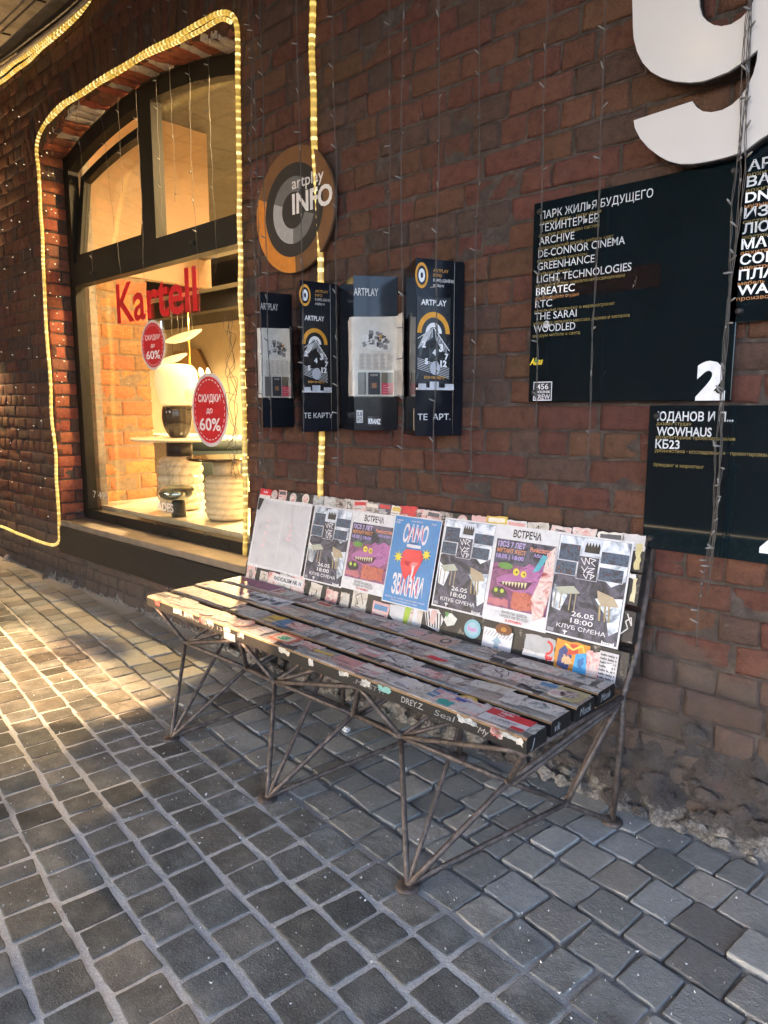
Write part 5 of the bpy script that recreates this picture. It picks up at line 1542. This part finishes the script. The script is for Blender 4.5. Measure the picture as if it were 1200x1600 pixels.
        for q in range(26):
            a, b_ = rr.uniform(.5,.95), rr.uniform(.42,.62); S.line([P(a,b_),P(a+rr.uniform(.03,.08),b_+rr.uniform(-.01,.04))],.002,ink(.12,.05,.12) if q % 2 else ink(.50,.22,.42),lay=False)
        S.poly([P(.15,.40),P(.44,.44),P(.70,.46),P(.62,.38),P(.44,.35),P(.28,.37)],ink(.08,.03,.05)); S.layer()
        for q in range(8): S.poly([P(.22+.05*q,.415+.004*q),P(.245+.05*q,.38),P(.265+.05*q,.42+.004*q)],ink(.62,.58,.34),lay=False)
        S.disc(w_*.42,h_*.535,w_*.05,ink(.62,.50,.05),lay=True); S.disc(w_*.54,h_*.525,w_*.045,ink(.62,.50,.05),lay=False); S.disc(w_*.43,h_*.535,w_*.015,A_BLACK); S.disc(w_*.55,h_*.525,w_*.014,A_BLACK,lay=False)
        S.disc(w_*.24,h_*.58,w_*.12,ink(.12,.26,.06),h_*.035); S.rect(w_*.42,h_*.17,w_*.90,h_*.34,A_BRICKP,jit=.004); S.rect(w_*.05,h_*.17,w_*.38,h_*.24,ink(.46,.16,.18),jit=.004)
        S.disc(w_*.20,h_*.30,w_*.13,A_BLACK,h_*.055); S.disc(w_*.15,h_*.32,w_*.03,ink(.40,.52,.08)); S.disc(w_*.25,h_*.32,w_*.03,ink(.40,.52,.08),lay=False)
        S.text("БИЛЕТЫ ЗДЕСЬ",w_*.5,h_*.100,h_*.026,ink(.16,.16,.16),wid=w_*.40,align='c',bold=.02,lay=False); S.text("СКИДКА 10% ПО КОДУ",w_*.5,h_*.062,h_*.026,ink(.16,.16,.16),wid=w_*.46,align='c',bold=.02,lay=False); S.text("SUPERMEN",w_*.5,h_*.024,h_*.024,RED,wid=w_*.26,align='c',bold=.02,lay=False)
        return S
    # blank white sheets on the left
    S = flat_back(-2.79,.532,.0045); S.rect(0,.0,.395,.335,A_WHITE,jit=.002); S.rect(.012,.012,.198,.322,A_PAPER); S.rect(.204,.010,.385,.320,A_PAPER,lay=False); S.line([(.2,.0),(.2,.33)],.0015,ink(.45,.46,.47))
    for q in range(5): S.rect(.08+.004*q,.10+.03*q,.105+.003*q,.115+.03*q,ink(.60,.50,.51),jit=.003,lay=(q==0)); S.rect(.25+.006*q,.15+.02*q,.29-.004*q,.163+.02*q,ink(.62,.48,.49),jit=.003,lay=False)
    S.poly([(.0,.335),(.085,.325),(.075,.24),(.0,.25)],A_PAPER); S.poly([(.004,.33),(.045,.328),(.02,.27),(.004,.275)],A_BLACK)
    tag(S.build("poster", parent=root), "two blank greyish white sheets pasted side by side at the left end")
    S = flat_back(-2.785,.868,.0055); S.rect(0,0,.085,.030,RED,jit=.001); S.text("hello",.042,.010,.012,A_WHITE,align='c',bold=.02); tag(S.build("sticker", parent=bpl[3][0]), "red hello sticker at the left top corner")
    black_poster(-2.378,.530,.250,.335,"narrow black and blue concert poster beside the blank sheets",.0058)
    S = meet_poster(-2.130,.535,.250,.330,"",.0052); tag(S.build("poster", parent=root), "purple beast poster headed ВСТРЕЧА to the left of the blue poster")
    # blue poster
    w_, h_ = .240,.350
    S = poster(-1.892,.522,w_,h_,"",.0068); BL = ink(.015,.17,.42,.4); S.rect(.004,.004,w_-.004,h_-.004,BL); P = lambda a, b: (w_*a, h_*b)
    S.text("САМО",w_*.5,h_*.71,h_*.20,A_WHITE,wid=w_*.52,align='c',bold=.03,shear=.15); S.text("ЗВАНКИ",w_*.5,h_*.12,h_*.22,A_WHITE,wid=w_*.66,align='c',bold=.03,shear=-.1,lay=False)
    S.layer()
    for q in range(5): S.line([P(.34+.09*q,.14),P(.36+.085*q,.32)],.004,RED,lay=False)
    for q in range(4): S.line([P(.36+.1*q,.73),P(.37+.09*q,.88)],.0035,RED,lay=False)
    S.poly([P(.30,.58),P(.36,.63),P(.68,.64),P(.74,.55),P(.66,.42),P(.60,.30),P(.50,.36),P(.44,.28),P(.36,.34),P(.28,.46)],RED)
    S.poly([P(.36,.56),P(.48,.60),P(.52,.54),P(.44,.44),P(.38,.46)],ink(.42,.01,.03)); S.poly([P(.50,.46),P(.62,.58),P(.70,.54),P(.60,.44),P(.58,.34)],ink(.62,.22,.22)); S.line([P(.57,.46),P(.55,.28)],.008,A_WHITE)
    S.rect(w_*.36,h_*.655,w_*.66,h_*.69,A_WHITE); S.rect(w_*.42,h_*.695,w_*.58,h_*.715,ink(.03,.08,.2))
    for cx_, cy_ in ((.22,.53),(.80,.60)):
        pts = []
        for q in range(16): rr_ = (.10 if q % 2 == 0 else .045); pts.append(P(cx_+rr_*math.cos(PI*q/8), cy_+rr_*.7*math.sin(PI*q/8)))
        S.poly(pts,ink(.66,.56,.06))
    S.poly([P(.30,.58),P(.36,.63),P(.68,.64),P(.74,.55),P(.70,.50),P(.32,.50)],RED)
    S.text("3 июня",w_*.06,h_*.935,h_*.022,A_WHITE,bold=.01); S.text("19:00",w_*.06,h_*.905,h_*.022,A_WHITE,bold=.01,lay=False); S.text("Театр Место",w_*.5,h_*.94,h_*.02,A_WHITE,align='c',lay=False); S.text("Клуб",w_*.86,h_*.935,h_*.02,A_WHITE,align='c',lay=False)
    S.text("Билеты на сайте и на входе в клуб",w_*.5,h_*.065,h_*.018,A_WHITE,wid=w_*.84,align='c',lay=False); S.text("Начало концерта в семь",w_*.5,h_*.035,h_*.018,A_WHITE,wid=w_*.56,align='c',lay=False)
    tag(S.build("poster", parent=root), "bright blue poster reading САМО ЗВАНКИ around a red mouth")
    black_poster(-1.642,.550,.236,.336,"middle black and blue concert poster beside the blue poster",.0048)
    S = meet_poster(-1.406,.548,.252,.340,"",.0056)
    S.poly([(.18,.10),(.21,.20),(.215,.26),(.245,.29),(.252,.16),(.235,.05),(.20,.03)],A_SMEAR[1]); S.poly([(.17,.19),(.195,.20),(.22,.25),(.20,.255)],ink(.08,.36,.44))
    tag(S.build("poster", parent=root), "purple beast poster headed ВСТРЕЧА torn along its right edge")
    black_poster(-1.162,.552,.258,.334,"rightmost black and blue concert poster, uncovered and largest",.0066)

    # --- steel frame
    def rod(a, b, r=.0080, name="rod"):
        m = MB(); m.mat(M_ROD); d = b-a
        pts = [a, a+d*.25, a+d*.5, a+d*.75, b]
        m.tube(pts, r, 8, True); m.build(name, parent=root)
    def joint(p, r=.013):
        m = MB(); m.mat(M_ROD); m.lathe([(.004,-r),(r*.8,-r*.6),(r,0),(r*.8,r*.6),(.004,r)], p, 10); m.build("weld_joint", parent=root)
    XA = [-2.405, -1.781, -1.152]
    XS_ = [-2.770, -2.140, -1.500, -.893]
    Av = [bp(x, -.826, .004) for x in XA]; Uv = [bp(x-.207, -.626, .293) for x in XA]; Mv = [bp(x+.143, -.56, .255) for x in XA]
    Sv = [bp(x, -.668, .425) for x in XS_]
    RT = [bp(x+.028, -.165, .424) for x in XS_]; BF = [bp(x+.010, -.152, .004) for x in XS_]
    Tv = [bp(x-.10, -.40, .428) for x in XA]
    for i in range(3):
        rod(Av[i], Uv[i], name="leg"); rod(Av[i], Mv[i], .0085, name="leg"); rod(Av[i], Tv[i], .007, name="leg")
        rod(Uv[i], Sv[i]); rod(Uv[i], Sv[i+1]); rod(Uv[i], Mv[i]); rod(Mv[i], Sv[i+1], .009)
        rod(Uv[i], Tv[i], .007); rod(Uv[i], bp(XA[i]+.12, -.33, .428), .007)
        if i: rod(Mv[i-1], Uv[i])
        rod(Mv[i], RT[i+1], .0085); rod(Mv[i]+Vector((.006,.012,-.012)), RT[i+1]+Vector((0,.004,-.016)), .0075)
        G = Mv[i].lerp(BF[i+1], .56)+Vector((-.012,0,0))
        rod(Mv[i], G); rod(G, BF[i+1]); rod(G, RT[i+1]+Vector((-.004,0,-.01))); rod(G+Vector((-.01,.02,0)), RT[i+1]+Vector((-.02,.012,-.01)), .007)
        rod(Av[i]+Vector((0,0,.006)), G, .0078)
        for p in (Uv[i], Mv[i], G): joint(p)
    for i in range(4):
        m = MB(); m.mat(M_ROD); a = RT[i]; xx = a.x
        m.tube([BF[i], (xx, -.160+SHR*(xx+.9), .30), (xx, a.y, .424), (xx, back_y(.55)+.047, .55), (xx, back_y(.89)+.047, .885)], .010, 8); m.build("back_post", parent=root)
        m = MB(); m.mat(M_ROD); m.tube([Sv[i]+Vector((0,-.004,.0)), Sv[i].lerp(RT[i], .5), RT[i]], .0085, 8); m.build("seat_bearer", parent=root)
    for p in Av+BF:
        m = MB(); m.mat(M_ROD); m.lathe([(.032,-.004),(.032,.004),(.012,.007)], Vector((p.x,p.y,.003)), 18); m.build("foot_plate", parent=root)
    m = MB(); m.mat(ink(.45,.42,.36)); q = bp(-2.16,-.674,.440); m.box((q.x-.05,q.y-.020,.424),(q.x+.02,q.y-.016,.452),None,.002); m.build("patch_plate", parent=root)
bench()

# ------------------------------------------------------------------ fairy-light strands hanging down the wall
def strands():
    WIRE = mat("clear_brown_wire", (.075,.062,.05), .5, 0, .2, 20, 0)
    TIP = mat("clear_bulb_plastic", (.24,.225,.20), .25, 0, .1, 20, 0)
    LIT = glow("lit_fairy_bulb", (1,.80,.52), 1.1)
    def bulb_mesh(m, L):
        b = MB(); b.mat(m).tube([(0,0,0),(0,0,L*.6),(0,0,L)], [.0022,.0030,.0018], 6); return b.build("bulb")
    pro = {}
    for k, (m, L) in {"dark": (TIP, .023), "lit": (LIT, .010)}.items():
        o = bulb_mesh(m, L); pro[k] = o.data; bpy.data.objects.remove(o)
    def strand(x, y, z1, z0, lab, lit=False, sw=.012, seed=0, n_wire=2, bulbs=True, lean=0.0, gap=.13):
        r_ = random.Random(seed)
        t = thing("fairy_light_strand", lab, "string light", "fairy light strands hanging on the wall")
        P = []
        n = int((z1-z0)/.035)
        ph = r_.uniform(0, 9)
        for i in range(n+1):
            z = z1-(z1-z0)*i/n
            P.append(Vector((x+lean*(z1-z)+sw*noise.noise(Vector((z*2.1, ph, 0)))+.003*noise.noise(Vector((z*14, ph, 3))), y+.006*noise.noise(Vector((z*3, ph, 5))), z)))
        for k in range(n_wire):
            b = MB(); b.mat(WIRE)
            b.tube([p+Vector((.0022*math.cos(i*1.1+PI*k), .0022*math.sin(i*1.1+PI*k), 0)) for i, p in enumerate(P)], .0011, 5); b.build("wire", parent=t)
        if bulbs:
            z = z1-r_.uniform(.02,.15)
            while z > z0:
                i = min(n, max(0, int((z1-z)/(z1-z0)*n)))
                o = bpy.data.objects.new("bulb", pro["lit" if lit else "dark"]); o.parent = t; o.location = P[i]
                o.rotation_euler = (r_.uniform(.3,1.2), r_.uniform(-1.8,1.8), 0); COL.objects.link(o)
                z -= gap*r_.uniform(.6,1.5)
    ZT = 3.69
    A = "unlit fairy light strand over the "
    strand(-1.063, -.065, ZT, 1.10, A+"middle of the large black board", seed=1, sw=.010)
    strand(-1.262, -.06, ZT, 1.22, A+"left edge of the large black board", seed=2, sw=.010)
    for k in range(3): strand(-.660+.006*k, -.085-.004*k, ZT, .86-.05*k, "unlit strand twisted into the thick fairy light bundle beside the white figure 2", seed=10+k, sw=.026, lean=-.003)
    strand(-.668, -.085, 1.12, .60, "loose tangled end of fairy lights under the lower black board", seed=14, sw=.05, gap=.05)
    strand(-1.525, -.045, ZT, 1.02, A+"bare brick between the racks and the large board", seed=3, sw=.016)
    strand(-1.575, -.20, ZT, 1.03, A+"right edge of the rack nearest the large board", seed=4, sw=.012)
    strand(-1.70, -.235, ZT, 1.00, A+"front of the rack reading ТЕ АРТ", seed=5, sw=.012)
    strand(-2.07, -.20, ZT, .95, A+"left edge of the newspaper rack with the KRAMZ sticker", seed=6, sw=.012)
    strand(-2.255, -.215, ZT, 1.15, A+"rack reading ТЕ КАРТУ", seed=7, sw=.014)
    strand(-2.55, -.20, ZT, 1.03, "straightest of the three unlit fairy light strands hanging over the leftmost rack", seed=8, sw=.008)
    strand(-2.575, -.205, ZT, 1.00, "wavy middle one of the three unlit strands hanging over the leftmost rack", seed=9, sw=.024)
    strand(-2.50, -.20, ZT, 1.18, "shortest of the three unlit strands hanging over the leftmost rack", seed=15, sw=.016)
    strand(-1.95, -.03, ZT, 1.85, "short unlit strand hanging on the bricks above the racks", seed=16)
    for k, x in enumerate((-3.12,-3.28,-3.46,-3.60,-3.82,-4.02)): strand(x, -.035, ZT, (1.95,1.75,2.35,2.2,1.7,2.5)[k], "unlit fairy light wire dangling in front of the upper right window pane", seed=20+k, sw=.03, n_wire=1, gap=.22)
    for k, x in enumerate((-4.30,-4.62)): strand(x, -.035, ZT, 2.05-.2*k, "unlit fairy light wire dangling in front of the tilted window sash", seed=30+k, sw=.03, n_wire=1, gap=.25, lean=.12)
    for k, x in enumerate((-4.93,-5.00,-5.08)): strand(x, -.03, 3.15, 1.35-.1*k, "lit fairy light strand hanging in the left window reveal", True, seed=40+k, sw=.02, n_wire=1, gap=.16)
    for k, x in enumerate((-5.38,-5.52,-5.70,-5.86,-6.05,-6.25,-6.50)): strand(x, -.03, ZT, .45+.1*(k%3), "lit fairy light strand with sparse white dots on the wall left of the window", True, seed=50+k, sw=.05, n_wire=1, gap=.36)
    # a knot of wire pushed behind the rope light at the window
    t = thing("fairy_light_tangle", "tangled knot of unlit fairy light wire behind the rope light at the window edge", "string light")
    r_ = random.Random(4); 
    for k in range(4):
        b = MB(); b.mat(WIRE); b.tube(resample([(-3.02+r_.uniform(-.05,.05), -.03+r_.uniform(-.01,.01), 1.75-.07*i+r_.uniform(-.05,.05)) for i in range(13)], .02), .0016, 5); b.build("wire", parent=t)
strands()

# ------------------------------------------------------------------ cables and net at the ceiling, litter on the ground
def extras():
    b = MB(); b.mat(M_BLACKMETAL); b.tube(resample([at(-60,125,-.09), at(0,92,-.09), at(50,55,-.09), at(105,12,-.09), at(160,-40,-.09)], .03), .020, 8)
    tag(b.build("cable"), "thick black cable running along the ceiling edge beside the double rope light", "cable")
    b = MB(); b.mat(mat("grey_conduit", (.30,.27,.22), .5)); b.tube(resample([at(-60,140,-.07), at(0,108,-.07), at(50,70,-.07), at(105,27,-.07), at(160,-25,-.07)], .03), .013, 8)
    tag(b.build("conduit"), "thin grey conduit between the black cable and the rope light", "pipe")
    t = thing("wire_net", "rusty wire net hanging under the concrete ceiling", "net")
    b = MB(); b.mat(M_ROD)
    for k in range(10): b.tube([(-9+.55*k, -.15, 3.66), (-9.3+.55*k, -1.2, 3.66), (-9+.55*k, -2.2, 3.65)], .006, 5)
    for k in range(7): b.tube([(-9.2, -.2-.3*k, 3.652), (-6, -.22-.3*k, 3.655), (-3.6, -.2-.3*k, 3.65)], .006, 5)
    b.build("wires", parent=t)
    p = at_z(541,1139,.012)
    b = MB(); b.mat(A_WHITE)
    import bmesh
    bm = bmesh.new(); bmesh.ops.create_icosphere(bm, subdivisions=3, radius=.017)
    vs = []
    for v in bm.verts:
        q = v.co*(1+.55*noise.noise(v.co*90)); vs.append((p.x+q.x*1.3, p.y+q.y*.8, p.z+q.z*.6))
    b.add(vs, [[v.index for v in f.verts] for f in bm.faces]); bm.free()
    tag(b.build("paper_scrap"), "crumpled white scrap of paper on the setts under the bench", "litter")
    g = MB(); g.mat(mat("white_grit", (.55,.55,.53), .8)); r_ = random.Random(12)
    for k in range(1700):
        x = r_.uniform(-4.5,.3); y = r_.uniform(-1.6,-.6) if k % 4 else r_.uniform(-.6,-.08)
        s = abs(r_.gauss(0,.0013))+.0009
        z = .001
        vv = [(x+s*r_.uniform(-1.3,1.3), y+s*r_.uniform(-1.3,1.3), z+s*r_.uniform(0,1.6)) for _ in range(5)]+[(x,y,z-.002)]
        g.add(vv, [(0,1,2),(0,2,3),(0,3,4),(1,2,5),(2,3,5),(3,4,5),(0,1,5),(0,4,5)])
    tag(g.build("grit"), None, None, None, "stuff")
extras()
